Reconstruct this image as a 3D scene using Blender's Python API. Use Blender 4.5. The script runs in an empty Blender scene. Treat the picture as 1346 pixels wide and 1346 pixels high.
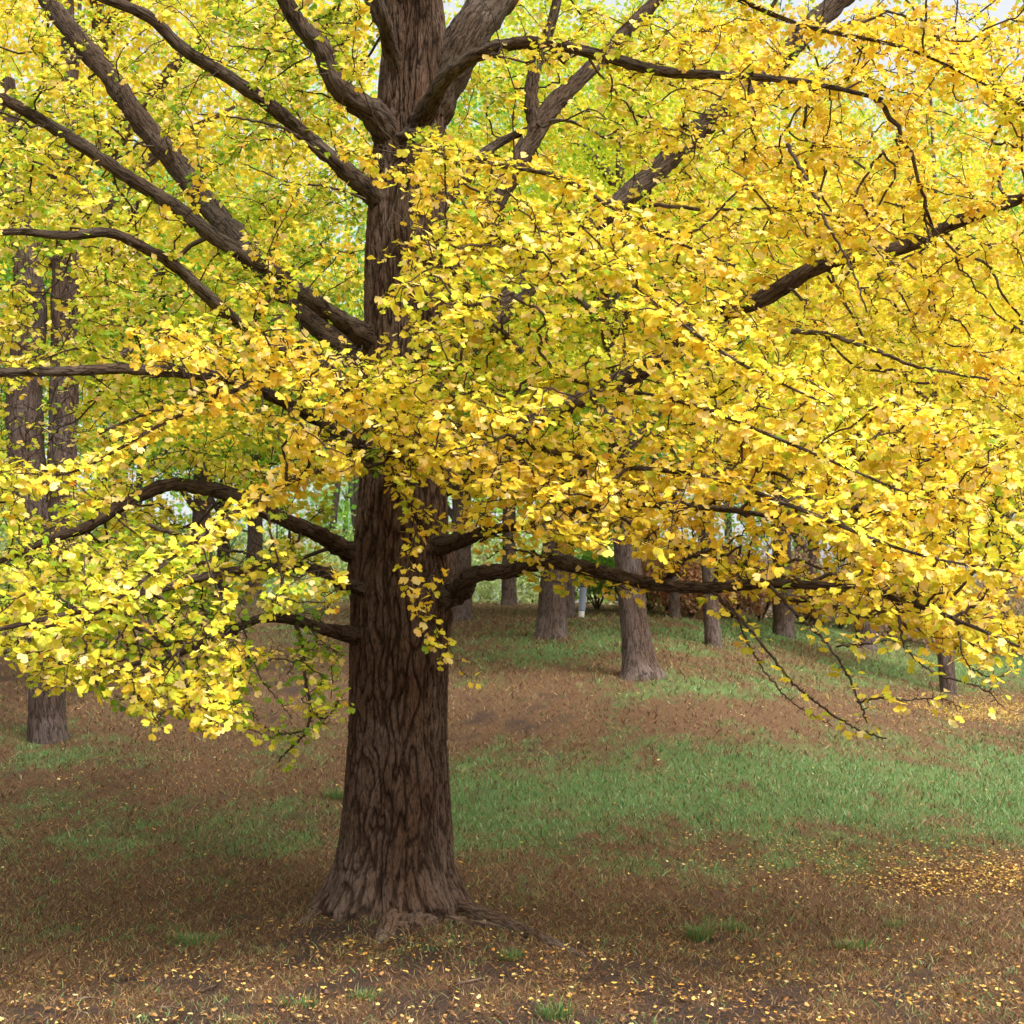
import bpy, math, random
import numpy as np
from mathutils import Vector

rng = np.random.default_rng(7)
random.seed(7)
S = bpy.context.scene
COL = S.collection

# ------------------------------------------------------------------ camera
CAMZ = 1.75
PITCH = math.radians(7.6)
FPX, W = 1920.0, 1346.0
cd = bpy.data.cameras.new('camera')
cam = bpy.data.objects.new('camera', cd)
COL.objects.link(cam)
cam.location = (0, 0, CAMZ)
cam.rotation_euler = (math.pi / 2 + PITCH, 0, 0)
cd.sensor_width = 36
cd.lens = 36 * FPX / W
cd.clip_start = 0.1
cd.clip_end = 900
cd.dof.use_dof = True
cd.dof.focus_distance = 11.0
cd.dof.aperture_fstop = 4.5
S.camera = cam

# ------------------------------------------------------------------ light
SUN_EL, SUN_AZ = math.radians(56), math.radians(142)     # azimuth clockwise from +Y (view direction)
wd = bpy.data.worlds.new("World")
S.world = wd
wd.use_nodes = True
nt = wd.node_tree
bg = nt.nodes['Background']
sky = nt.nodes.new('ShaderNodeTexSky')
sky.sky_type = 'NISHITA'
sky.sun_disc = False
sky.sun_elevation = SUN_EL
sky.sun_rotation = SUN_AZ
sky.air_density = 1.0
sky.dust_density = 6.0
sky.ozone_density = 1.0
hs = nt.nodes.new('ShaderNodeHueSaturation')          # thin white overcast takes the blue out of the sky
hs.inputs['Saturation'].default_value = 0.22
hs.inputs['Value'].default_value = 1.35
nt.links.new(sky.outputs[0], hs.inputs['Color'])
nt.links.new(hs.outputs[0], bg.inputs[0])
bg.inputs[1].default_value = 0.15
sd = bpy.data.lights.new('sun', 'SUN')
sd.energy = 2.0
sd.angle = math.radians(9)
sd.color = (1.0, 0.95, 0.86)
sun = bpy.data.objects.new('sun', sd)
COL.objects.link(sun)
to_sun = Vector((math.sin(SUN_AZ) * math.cos(SUN_EL), math.cos(SUN_AZ) * math.cos(SUN_EL), math.sin(SUN_EL)))
sun.rotation_euler = to_sun.to_track_quat('Z', 'Y').to_euler()
sun.location = (8, -8, 20)
S.view_settings.view_transform = 'Standard'
S.view_settings.look = 'None'
S.view_settings.exposure = 0.78
S.view_settings.gamma = 1.0

# ------------------------------------------------------------------ helpers
cp, sp = math.cos(PITCH), math.sin(PITCH)


def at(px, py, D):
    """point seen at pixel (px,py) of the 1346 photo, at horizontal distance D"""
    a = (px - 673) / FPX
    b = (673 - py) / FPX
    dy, dz = cp - b * sp, sp + b * cp
    t = D / dy
    return np.array([a * t, D, CAMZ + dz * t])


def proj(P):
    P = np.asarray(P, float)
    x, y, z = P[..., 0], P[..., 1], P[..., 2] - CAMZ
    f = np.maximum(y * cp + z * sp, 0.05)
    u = -y * sp + z * cp
    return 673 + FPX * x / f, 673 - FPX * u / f


_perm = np.random.default_rng(3).permutation(256)
_perm = np.concatenate([_perm, _perm, _perm])
_grad = np.random.default_rng(4).normal(size=(256, 3))
_grad /= np.linalg.norm(_grad, axis=1)[:, None]


def pn(x, y, z=0.0):
    """gradient noise, about -0.7..0.7"""
    x, y, z = np.broadcast_arrays(np.asarray(x, float), np.asarray(y, float), np.asarray(z, float))
    xi, yi, zi = np.floor(x).astype(int), np.floor(y).astype(int), np.floor(z).astype(int)
    xf, yf, zf = x - xi, y - yi, z - zi
    u, v, w = [t * t * t * (t * (t * 6 - 15) + 10) for t in (xf, yf, zf)]
    out = 0
    for dx in (0, 1):
        for dy in (0, 1):
            for dz in (0, 1):
                h = _perm[(_perm[(_perm[(xi + dx) & 255] + yi + dy) & 255] + zi + dz) & 255]
                g = _grad[h]
                d = g[..., 0] * (xf - dx) + g[..., 1] * (yf - dy) + g[..., 2] * (zf - dz)
                out = out + d * (u if dx else 1 - u) * (v if dy else 1 - v) * (w if dz else 1 - w)
    return out


def norm(a):
    return a / np.maximum(np.linalg.norm(a, axis=-1, keepdims=True), 1e-9)


def smooth(e0, e1, x):
    t = np.clip((x - e0) / (e1 - e0), 0, 1)
    return t * t * (3 - 2 * t)


def mesh_np(name, verts, faces, mat=None, smooth_shade=False, attrs=None, uv=None):
    """faces: list of (M,k) int arrays"""
    if not isinstance(faces, list):
        faces = [faces]
    faces = [f for f in faces if len(f)]
    me = bpy.data.meshes.new(name)
    verts = np.asarray(verts, np.float32)
    me.vertices.add(len(verts))
    me.vertices.foreach_set('co', verts.ravel())
    loops = np.concatenate([f.ravel() for f in faces]).astype(np.int32)
    tot = np.concatenate([np.full(len(f), f.shape[1]) for f in faces]).astype(np.int32)
    start = np.concatenate([[0], np.cumsum(tot)[:-1]]).astype(np.int32)
    me.loops.add(len(loops))
    me.loops.foreach_set('vertex_index', loops)
    me.polygons.add(len(tot))
    me.polygons.foreach_set('loop_start', start)
    me.polygons.foreach_set('loop_total', tot)
    me.polygons.foreach_set('use_smooth', np.full(len(tot), smooth_shade, bool))
    me.update(calc_edges=True)
    if uv is not None:
        attrs = dict(attrs or {}, bk=np.asarray(uv))
    for k, a in (attrs or {}).items():
        a = np.asarray(a, np.float32)
        if a.ndim == 2:
            me.attributes.new(k, 'FLOAT_VECTOR', 'POINT').data.foreach_set('vector', a.ravel())
        else:
            me.attributes.new(k, 'FLOAT', 'POINT').data.foreach_set('value', a.ravel())
    if mat:
        me.materials.append(mat)
    return me


def link(name, me, parent=None):
    o = bpy.data.objects.new(name, me)
    COL.objects.link(o)
    if parent:
        o.parent = parent
    return o


def empty(name, loc, label, cat, group=None):
    o = bpy.data.objects.new(name, None)
    COL.objects.link(o)
    o.location = [float(v) for v in loc]
    o.empty_display_size = 0.3
    o['label'] = label
    o['category'] = cat
    if group:
        o['group'] = group
    return o


def tag(o, **k):
    for a, b in k.items():
        o[a] = b
    return o


# ------------------------------------------------------------------ materials
def new_mat(name):
    m = bpy.data.materials.new(name)
    m.use_nodes = True
    n = m.node_tree
    n.nodes.clear()
    return m, n.nodes, n.links


def ramp(nodes, stops):
    r = nodes.new('ShaderNodeValToRGB')
    e = r.color_ramp.elements
    while len(e) > 1:
        e.remove(e[-1])
    e[0].position = stops[0][0]
    e[0].color = (*stops[0][1], 1)
    for p, c in stops[1:]:
        x = e.new(p)
        x.color = (*c, 1)
    return r


def leaf_mat(name, stops, trans=0.45, rough=0.5, attr='hue', gloss=0.022):
    m, N, L = new_mat(name)
    a = N.new('ShaderNodeAttribute')
    a.attribute_name = attr
    r = ramp(N, stops)
    L.new(a.outputs['Fac'], r.inputs[0])
    d = N.new('ShaderNodeBsdfDiffuse')
    t = N.new('ShaderNodeBsdfTranslucent')
    L.new(r.outputs[0], d.inputs[0])
    L.new(r.outputs[0], t.inputs[0])
    mx = N.new('ShaderNodeMixShader')
    mx.inputs[0].default_value = trans
    L.new(d.outputs[0], mx.inputs[1])
    L.new(t.outputs[0], mx.inputs[2])
    g = N.new('ShaderNodeBsdfGlossy')
    g.inputs['Roughness'].default_value = rough
    m2 = N.new('ShaderNodeMixShader')
    m2.inputs[0].default_value = gloss
    L.new(mx.outputs[0], m2.inputs[1])
    L.new(g.outputs[0], m2.inputs[2])
    o = N.new('ShaderNodeOutputMaterial')
    L.new(m2.outputs[0], o.inputs[0])
    return m


GINKGO = [(0.0, (0.13, 0.32, 0.03)), (0.22, (0.34, 0.54, 0.03)), (0.42, (0.72, 0.68, 0.05)),
          (0.62, (0.90, 0.67, 0.06)), (0.82, (0.91, 0.58, 0.045)), (0.93, (0.93, 0.78, 0.32)), (1.0, (0.82, 0.40, 0.03))]
M_leaf = leaf_mat('ginkgo_leaf', GINKGO, 0.42)
M_bgleaf = leaf_mat('far_ginkgo_leaf', GINKGO, 0.4)
M_green = leaf_mat('green_leaf', [(0, (0.12, 0.32, 0.04)), (0.5, (0.27, 0.52, 0.07)), (1, (0.55, 0.62, 0.09))], 0.5)
M_russet = leaf_mat('russet_leaf', [(0, (0.24, 0.09, 0.05)), (0.5, (0.42, 0.19, 0.10)), (1, (0.48, 0.36, 0.16))], 0.3)
M_litter = leaf_mat('fallen_leaf', [(0, (0.10, 0.045, 0.02)), (0.3, (0.28, 0.13, 0.045)), (0.55, (0.55, 0.34, 0.12)),
                                    (0.75, (0.72, 0.50, 0.09)), (0.9, (0.78, 0.62, 0.28)), (1, (0.70, 0.30, 0.03))], 0.2)
M_grass = leaf_mat('grass_blade', [(0, (0.06, 0.028, 0.016)), (0.2, (0.16, 0.075, 0.036)), (0.42, (0.34, 0.205, 0.10)), (0.55, (0.30, 0.25, 0.08)),
                                   (0.7, (0.09, 0.19, 0.05)), (0.9, (0.14, 0.28, 0.09)), (1, (0.34, 0.40, 0.20))], 0.3, attr='hue')


def bark_mat(name, dark, mid, light, scale=1.0, bump=1.0, fis=False):
    m, N, L = new_mat(name)
    at_ = N.new('ShaderNodeAttribute')
    at_.attribute_name = 'bk'

    def noise(sc, detail=2, rough=.5, src=None):
        mp = N.new('ShaderNodeMapping')
        mp.inputs['Scale'].default_value = sc
        L.new((src or at_.outputs['Vector']), mp.inputs[0])
        n_ = N.new('ShaderNodeTexNoise')
        n_.inputs['Scale'].default_value = 1
        n_.inputs['Detail'].default_value = detail
        n_.inputs['Roughness'].default_value = rough
        L.new(mp.outputs[0], n_.inputs['Vector'])
        return n_

    def math_(op, a, b_=None, c=None):
        n_ = N.new('ShaderNodeMath')
        n_.operation = op
        for i_, v_ in enumerate((a, b_, c)):
            if v_ is None:
                continue
            if isinstance(v_, (int, float)):
                n_.inputs[i_].default_value = v_
            else:
                L.new(v_, n_.inputs[i_])
        return n_.outputs[0]

    w = noise((7 * scale, 7 * scale, 4 * scale), 3)
    wa = N.new('ShaderNodeVectorMath')
    wa.operation = 'MULTIPLY_ADD'
    L.new(w.outputs['Color'], wa.inputs[0])
    wa.inputs[1].default_value = (.06 / scale, .06 / scale, .12 / scale)
    L.new(at_.outputs['Vector'], wa.inputs[2])
    ridges = []
    for k_, (a_, b_) in enumerate(((17, 2.6), (36, 6.0))):
        n_ = noise((a_ * scale, a_ * scale, b_ * scale), 1.0, .5, wa.outputs[0])
        ab = math_('ABSOLUTE', math_('SUBTRACT', n_.outputs[0], 0.5))
        mr_ = N.new('ShaderNodeMapRange')
        mr_.inputs['From Max'].default_value = .075
        L.new(ab, mr_.inputs[0])
        ridges.append(mr_.outputs[0])
    fine = noise((80 * scale, 80 * scale, 34 * scale), 6, .72)
    h = math_('MULTIPLY_ADD', ridges[0], .34, math_('MULTIPLY_ADD', ridges[1], .22, math_('MULTIPLY', fine.outputs[0], .62)))
    if fis:
        fa = N.new('ShaderNodeAttribute')
        fa.attribute_name = 'fis'
        h = math_('MULTIPLY_ADD', fa.outputs['Fac'], -.36, math_('MULTIPLY_ADD', ridges[1], .20, math_('MULTIPLY_ADD', fine.outputs[0], .7, .32)))
    r = ramp(N, [(0.22, dark), (0.58, mid), (0.98, light)])
    L.new(h, r.inputs[0])
    big = noise((2.0, 2.0, 1.3), 4, .6)
    mx = N.new('ShaderNodeMix')
    mx.data_type = 'RGBA'
    mx.blend_type = 'MULTIPLY'
    mr2 = N.new('ShaderNodeMapRange')
    mr2.inputs['From Min'].default_value = 0.38
    mr2.inputs['From Max'].default_value = 0.62
    L.new(big.outputs[0], mr2.inputs[0])
    L.new(mr2.outputs[0], mx.inputs[0])
    L.new(r.outputs[0], mx.inputs[6])
    mx.inputs[7].default_value = (0.72, 0.60, 0.50, 1)
    b = N.new('ShaderNodeBsdfPrincipled')
    b.inputs['Roughness'].default_value = 0.92
    b.inputs['Specular IOR Level'].default_value = 0.15
    L.new(mx.outputs[2], b.inputs['Base Color'])
    bp = N.new('ShaderNodeBump')
    bp.inputs['Strength'].default_value = 1.0
    bp.inputs['Distance'].default_value = 0.022 * bump
    L.new(h, bp.inputs['Height'])
    L.new(bp.outputs[0], b.inputs['Normal'])
    o = N.new('ShaderNodeOutputMaterial')
    L.new(b.outputs[0], o.inputs[0])
    return m


M_bark = bark_mat('ginkgo_bark', (0.013, 0.008, 0.006), (0.068, 0.042, 0.028), (0.21, 0.145, 0.11), fis=True)
M_limb = bark_mat('limb_bark', (0.012, 0.008, 0.006), (0.048, 0.034, 0.025), (0.16, 0.125, 0.10), 1.8, 0.8)
M_farbark = bark_mat('grey_bark', (0.014, 0.010, 0.008), (0.075, 0.054, 0.044), (0.19, 0.145, 0.13), 1.2, 1.6)
M_twig = bark_mat('twig_bark', (0.02, 0.014, 0.01), (0.06, 0.043, 0.03), (0.13, 0.10, 0.08), 2.0, 0.2)
M_root = bark_mat('root_bark', (0.025, 0.016, 0.011), (0.105, 0.072, 0.052), (0.27, 0.20, 0.155), 1.4, 0.8)

# ------------------------------------------------------------------ terrain height
Dk = np.array([8, 12, 16, 20, 23, 30, 38, 45, 60, 80, 100.])
cols = {
    -0.34: [1346, 1205, 1065, 975, 925, 855, 812, 790, 772, 766, 766],
    0.08: [1346, 1212, 1075, 965, 890, 833, 808, 797, 792, 800, 806],
    0.36: [1346, 1218, 1110, 1035, 990, 940, 900, 872, 842, 826, 822],
}
Dg = np.arange(-60, 320, 0.5)
ztab = []
us = sorted(cols)
for u in us:
    zz = [at(673 + u * FPX, p, d)[2] for p, d in zip(cols[u], Dk)]
    z = np.interp(Dg, np.concatenate([[0, 6], Dk, [150]]), np.concatenate([[0, 0], zz, [zz[-1] + .3]]))
    k = np.exp(-np.linspace(-2, 2, 9) ** 2)
    k /= k.sum()
    z = np.convolve(np.pad(z, 4, mode='edge'), k, mode='valid')
    ztab.append(z)
ztab = np.array(ztab)


def hgt(x, y, fine=True):
    x = np.asarray(x, float)
    y = np.asarray(y, float)
    u = np.clip(x / np.maximum(y, 6), us[0], us[-1])
    zs = [np.interp(y, Dg, ztab[i]) for i in range(3)]
    t1 = smooth(us[0], us[1], u)
    t2 = smooth(us[1], us[2], u)
    z = np.where(u < us[1], zs[0] * (1 - t1) + zs[1] * t1, zs[1] * (1 - t2) + zs[2] * t2)
    if fine:
        z = z + 0.10 * pn(x * 0.35, y * 0.35, 5.0) + 0.035 * pn(x * 1.3, y * 1.3, 9.0) + 0.012 * pn(x * 5, y * 5, 1.0)
        # soil mounded up against the big trunk
        z = z + 0.10 * np.exp(-(((x - TX) / 1.1) ** 2 + ((y - 12.0) / 0.9) ** 2))
    return z


TX = float(at(515, 1200, 12.0)[0])


def ghit(px, py):
    Ds = np.arange(7, 120, 0.1)
    a = (px - 673) / FPX
    b = (673 - py) / FPX
    t = Ds / (cp - b * sp)
    z = CAMZ + (sp + b * cp) * t
    h = hgt(a * t, Ds)
    i = np.argmax(h >= z) if (h >= z).any() else len(Ds) - 1
    return np.array([a * t[i], Ds[i], h[i]])


def blob(px, py, cx, cy, rx, ry):
    return np.exp(-(((px - cx) / rx) ** 2 + ((py - cy) / ry) ** 2))


def green_mask(P):
    px, py = proj(P)
    x, y = P[..., 0], P[..., 1]
    g = (1.15 * blob(px, py, 1000, 1040, 330, 62) + 0.8 * blob(px, py, 660, 1075, 110, 55) + 0.8 * blob(px, py, 1330, 1045, 120, 70)
         + 1.0 * blob(px, py, 1300, 880, 260, 26) + 1.0 * blob(px, py, 1050, 830, 260, 22) + 0.6 * blob(px, py, 720, 855, 140, 26)
         + 0.55 * blob(px, py, 930, 905, 120, 22) + .5 * blob(px, py, 400, 1090, 70, 45) + .45 * blob(px, py, 170, 1110, 130, 26)
         + .6 * blob(px, py, 40, 985, 110, 24) + 0.45 * blob(px, py, 390, 830, 60, 22) + .6 * blob(px, py, 380, 790, 90, 14)
         + .35 * blob(px, py, 1000, 1135, 260, 20) + .22 * blob(px, py, 150, 1060, 330, 90))
    g = g * (.82 + .8 * pn(x * 1.3, y * .8, 8.0) + .6 * pn(x * 3.3, y * 1.9, 18.0)) + 0.55 * pn(x * 0.9, y * 0.6, 2.0) + 0.45 * pn(x * 3.1, y * 1.8, 3.0) + .45 * pn(x * 8, y * 4, 6.0)
    far = smooth(50, 70, y)
    return np.clip(g * (1 - far) + 0.9 * far, 0, 1)


def soil_shade_mask(P):
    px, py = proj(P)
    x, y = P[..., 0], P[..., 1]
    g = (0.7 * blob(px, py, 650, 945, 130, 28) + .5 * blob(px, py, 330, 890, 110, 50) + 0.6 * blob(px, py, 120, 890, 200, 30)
         + .55 * blob(px, py, 400, 1075, 50, 30) + .6 * blob(px, py, 520, 1235, 220, 25) + 1.1 * blob(px, py, 600, 1350, 1000, 95))  # last blob: bare soil, and foreground shade painted in as darker ground
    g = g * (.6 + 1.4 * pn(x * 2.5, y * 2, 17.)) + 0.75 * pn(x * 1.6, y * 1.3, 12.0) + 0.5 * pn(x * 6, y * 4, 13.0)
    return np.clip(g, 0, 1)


def litter_mask(P):
    px, py = proj(P)
    x, y = P[..., 0], P[..., 1]
    n = 1 + 2.6 * pn(x * 1.2, y * 1.2, 21.0) + 1.8 * pn(x * 4, y * 4, 22.0)
    g = (2.6 * blob(px, py, 1290, 1150, 140, 24) + 0.7 * blob(px, py, 1060, 1130, 150, 28) + 5.0 * blob(px, py, 1290, 942, 190, 17)
         + .5 * blob(px, py, 1040, 910, 160, 25) + 0.22 * blob(px, py, 600, 1300, 900, 55) + .55 * blob(px, py, 140, 1030, 260, 50)
         + .15 * blob(px, py, 1000, 1310, 300, 40) + .3 * blob(px, py, 650, 820, 150, 10) + 0.4 * blob(px, py, 560, 1240, 160, 25)
         + .08)
    return np.clip(g * n, 0.004, 2)


# terrain sheet ----------------------------------------------------
def axis_lines(fine_lo, fine_hi, step, lo, hi, grow=1.12):
    a = list(np.arange(fine_lo, fine_hi + step / 2, step))
    s = step
    v = a[-1]
    while v < hi:
        s *= grow
        v += s
        a.append(v)
    s = step
    v = a[0]
    b = []
    while v > lo:
        s *= grow
        v -= s
        b.append(v)
    return np.array(b[::-1] + a)


gx = axis_lines(-7, 7, 0.07, -220, 220, 1.035)
gy = axis_lines(7, 16, 0.06, -60, 300, 1.02)
X, Y = np.meshgrid(gx, gy)
Z = hgt(X, Y)
P = np.stack([X, Y, Z], -1).reshape(-1, 3)
nx, ny = len(gx), len(gy)
idx = np.arange(nx * ny).reshape(ny, nx)
quads = np.stack([idx[:-1, :-1], idx[:-1, 1:], idx[1:, 1:], idx[1:, :-1]], -1).reshape(-1, 4)

m, N, L = new_mat('meadow_soil')
tc = N.new('ShaderNodeTexCoord')
ag = N.new('ShaderNodeAttribute'); ag.attribute_name = 'green'
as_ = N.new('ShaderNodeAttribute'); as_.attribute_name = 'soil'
n1 = N.new('ShaderNodeTexNoise'); n1.inputs['Scale'].default_value = 26; n1.inputs['Detail'].default_value = 8; n1.inputs['Roughness'].default_value = 0.75
n2 = N.new('ShaderNodeTexNoise'); n2.inputs['Scale'].default_value = 60; n2.inputs['Detail'].default_value = 6; n2.inputs['Roughness'].default_value = 0.8
L.new(tc.outputs['Object'], n1.inputs[0]); L.new(tc.outputs['Object'], n2.inputs[0])
rb = ramp(N, [(0.33, (0.025, 0.014, 0.009)), (0.5, (0.10, 0.055, 0.03)), (0.66, (0.25, 0.155, 0.085))])
L.new(n2.outputs[0], rb.inputs[0])
rg = ramp(N, [(0.33, (0.03, 0.055, 0.02)), (0.5, (0.085, 0.13, 0.042)), (0.68, (0.20, 0.25, 0.10))])
L.new(n2.outputs[0], rg.inputs[0])
ma = N.new('ShaderNodeMath'); ma.operation = 'MULTIPLY_ADD'
L.new(n1.outputs[0], ma.inputs[0]); ma.inputs[1].default_value = 1.2
L.new(ag.outputs['Fac'], ma.inputs[2])
mr = N.new('ShaderNodeMapRange'); mr.inputs['From Min'].default_value = 0.78; mr.inputs['From Max'].default_value = 1.25
L.new(ma.outputs[0], mr.inputs[0])
mx = N.new('ShaderNodeMix'); mx.data_type = 'RGBA'
L.new(mr.outputs[0], mx.inputs[0]); L.new(rb.outputs[0], mx.inputs[6]); L.new(rg.outputs[0], mx.inputs[7])
ma2 = N.new('ShaderNodeMath'); ma2.operation = 'MULTIPLY_ADD'
L.new(n1.outputs[0], ma2.inputs[0]); ma2.inputs[1].default_value = 1.0
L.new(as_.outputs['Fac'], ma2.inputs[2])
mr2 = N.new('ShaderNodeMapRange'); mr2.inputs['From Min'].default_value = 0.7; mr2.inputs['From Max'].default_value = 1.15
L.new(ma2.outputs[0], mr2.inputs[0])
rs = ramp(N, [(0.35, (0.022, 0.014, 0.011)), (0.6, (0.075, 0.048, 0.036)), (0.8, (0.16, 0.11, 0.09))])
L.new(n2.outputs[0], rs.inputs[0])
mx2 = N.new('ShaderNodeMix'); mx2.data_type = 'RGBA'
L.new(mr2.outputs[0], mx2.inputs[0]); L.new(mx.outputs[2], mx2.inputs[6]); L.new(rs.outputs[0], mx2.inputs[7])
b = N.new('ShaderNodeBsdfPrincipled'); b.inputs['Roughness'].default_value = 0.95; b.inputs['Specular IOR Level'].default_value = 0.1
L.new(mx2.outputs[2], b.inputs['Base Color'])
bp = N.new('ShaderNodeBump'); bp.inputs['Strength'].default_value = 0.8; bp.inputs['Distance'].default_value = 0.03
L.new(n1.outputs[0], bp.inputs['Height']); L.new(bp.outputs[0], b.inputs['Normal'])
o = N.new('ShaderNodeOutputMaterial'); L.new(b.outputs[0], o.inputs[0])
M_ground = m
ground = link('ground', mesh_np('ground', P, quads, M_ground, True, {'green': green_mask(P), 'soil': soil_shade_mask(P)}))  # 'soil' carries bare earth plus the painted shade of the near foreground
tag(ground, kind='structure', label='grassy slope with green lawn patches, brown thatch and bare soil')


# ------------------------------------------------------------------ tubes
def catmull(pts, n):
    """pts (K,4) xyz+radius -> resampled n per span"""
    p = np.asarray(pts, float)
    q = np.vstack([2 * p[0] - p[1], p, 2 * p[-1] - p[-2]])
    out = []
    for i in range(1, len(q) - 2):
        t = np.linspace(0, 1, n, endpoint=False)[:, None]
        a, b_, c, d = q[i - 1], q[i], q[i + 1], q[i + 2]
        out.append(0.5 * ((2 * b_) + (-a + c) * t + (2 * a - 5 * b_ + 4 * c - d) * t ** 2 + (-a + 3 * b_ - 3 * c + d) * t ** 3))
    out.append(p[-1:])
    return np.vstack(out)


def tube_arrays(path, sides=16, wob=0.0, seed=0.0, cap=True, lobes=None, kuv=None):
    """path (n,4) -> verts, quads, tris, uv"""
    c, r = path[:, :3], path[:, 3]
    n = len(c)
    T = norm(np.gradient(c, axis=0))
    ref = np.array([0, 1.0, 0]) if abs(T[0][1]) < 0.9 else np.array([1.0, 0, 0])
    U = np.zeros_like(c)
    u = norm(ref - T[0] * ref.dot(T[0]))
    for i in range(n):
        u = norm(u - T[i] * u.dot(T[i]))
        U[i] = u
    V = np.cross(T, U)
    th = np.linspace(0, 2 * np.pi, sides, endpoint=False)
    ct, st = np.cos(th)[None, :, None], np.sin(th)[None, :, None]
    rr = np.repeat(r[:, None], sides, 1)
    ln = np.concatenate([[0], np.cumsum(np.linalg.norm(np.diff(c, axis=0), axis=1))])
    if wob:
        k = 1.6 / max(r.mean(), 0.02)
        rr = rr * (1 + wob * (pn(np.cos(th)[None] * 1.2 + seed, np.sin(th)[None] * 1.2, ln[:, None] * k * .45) * 1.2
                              + 0.5 * pn(np.cos(th)[None] * 3 + seed, np.sin(th)[None] * 3, ln[:, None] * k * 1.3)))
    if lobes is not None:
        rr = rr + lobes(th[None, :], c[:, 2][:, None], ln[:, None], rr)
    v = c[:, None] + (U[:, None] * ct + V[:, None] * st) * rr[..., None]
    verts = v.reshape(-1, 3)
    i0 = (np.arange(n - 1)[:, None] * sides + np.arange(sides)[None])
    i1 = (np.arange(n - 1)[:, None] * sides + (np.arange(sides)[None] + 1) % sides)
    quads = np.stack([i0, i1, i1 + sides, i0 + sides], -1).reshape(-1, 4)
    rm = r.mean() if kuv is None else kuv
    uv = np.stack([np.broadcast_to(np.cos(th)[None] * rm + seed, (n, sides)), np.broadcast_to(np.sin(th)[None] * rm, (n, sides)),
                   np.broadcast_to(ln[:, None] + seed * 3, (n, sides))], -1).reshape(-1, 3)
    tris = np.zeros((0, 3), int)
    if cap:
        verts = np.vstack([verts, c[-1] + T[-1] * r[-1] * 0.6])
        uv = np.vstack([uv, uv[-1]])
        last = (n - 1) * sides
        k = np.arange(sides)
        tris = np.stack([last + k, last + (k + 1) % sides, np.full(sides, len(verts) - 1)], -1)
    return verts, quads, tris, uv


class Bag:
    def __init__(s):
        s.v, s.q, s.t, s.uv, s.n = [], [], [], [], 0

    def add(s, a):
        v, q, t, uv = a
        s.v.append(v); s.q.append(q + s.n); s.t.append(t + s.n); s.uv.append(uv); s.n += len(v)

    def mesh(s, name, mat, sm=True):
        return mesh_np(name, np.vstack(s.v), [np.vstack(s.q), np.vstack(s.t)], mat, sm, None, np.vstack(s.uv))


def tube(name, path, mat, parent, origin, **k):
    b_ = Bag()
    path = np.array(path, float)
    path[:, :3] -= origin
    b_.add(tube_arrays(path, **k))
    return link(name, b_.mesh(name, mat), parent)


# ------------------------------------------------------------------ leaves
_T = np.array([(0, 0, 0), (-.66, .40, .10), (-.56, .78, .02), (-.22, .98, -.05), (0, .70, .0), (.22, .98, -.05), (.56, .78, .02), (.66, .40, .10)])
_TF = np.array([(0, i + 1, i) for i in range(1, 7)])


def leaves_mesh(name, B, A, Nn, sz, hue, mat, stalk=None, origin=(0, 0, 0), template=None, tf=None):
    T_, F_ = (_T, _TF) if template is None else (template, tf)
    A = norm(A)
    side = norm(np.cross(A, Nn))
    nn = np.cross(side, A)
    n = len(B)
    curl = rng.uniform(-1.6, 3.0, (n, 1, 1))
    fan = rng.uniform(0.7, 1.2, (n, 1, 1))
    v = B[:, None] + sz[:, None, None] * (side[:, None] * T_[None, :, :1] * fan + A[:, None] * T_[None, :, 1:2] + nn[:, None] * T_[None, :, 2:3] * curl)
    k = len(T_)
    f = (F_[None] + (np.arange(n) * k)[:, None, None]).reshape(-1, F_.shape[1])
    verts = v.reshape(-1, 3)
    h = np.repeat(hue, k)
    if stalk is not None:
        w = side * 0.0011
        sv = np.stack([B + w, B - w, stalk], 1).reshape(-1, 3)
        sf = (np.arange(n) * 3)[:, None] + np.array([0, 1, 2])[None] + len(verts)
        verts = np.vstack([verts, sv])
        f = np.vstack([f, sf])
        h = np.concatenate([h, np.repeat(hue * .8, 3)])
    return mesh_np(name, verts - np.asarray(origin), f, mat, False, {'hue': h})


def rand_dirs(n):
    return norm(rng.normal(size=(n, 3)))


# ==================================================================  MAIN TREE
base = np.array([TX, 12.0, float(hgt(TX, 12.0))])
tree = empty('ginkgo_tree', base, 'huge yellow-leaved ginkgo with thick dark furrowed trunk filling the middle of the view', 'tree', None)


def P4(px, py, D, wpx):
    p = at(px, py, D)
    return np.array([p[0], p[1], p[2], wpx * D / FPX / 2])


tr = [(519, 1300, 12, 150), (519, 1225, 12, 150), (518, 1190, 12, 147), (518, 1150, 12, 143), (519, 1100, 12, 139), (520, 1040, 12, 136), (521, 970, 12, 131),
      (523, 900, 12, 130), (525, 830, 12, 132), (526, 770, 12, 133), (527, 700, 12, 124), (529, 620, 12, 116), (531, 520, 12, 112), (532, 420, 12, 111),
      (533, 320, 12.05, 108), (537, 220, 12.1, 102), (541, 140, 12.1, 98), (545, 70, 12.1, 92), (545, 0, 12.15, 76), (540, -120, 12.2, 62), (548, -260, 12.2, 52),
      (540, -420, 12.2, 40), (548, -600, 12.2, 24)]
tp = catmull([P4(*t) for t in tr], 48)
zb = base[2]


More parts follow.
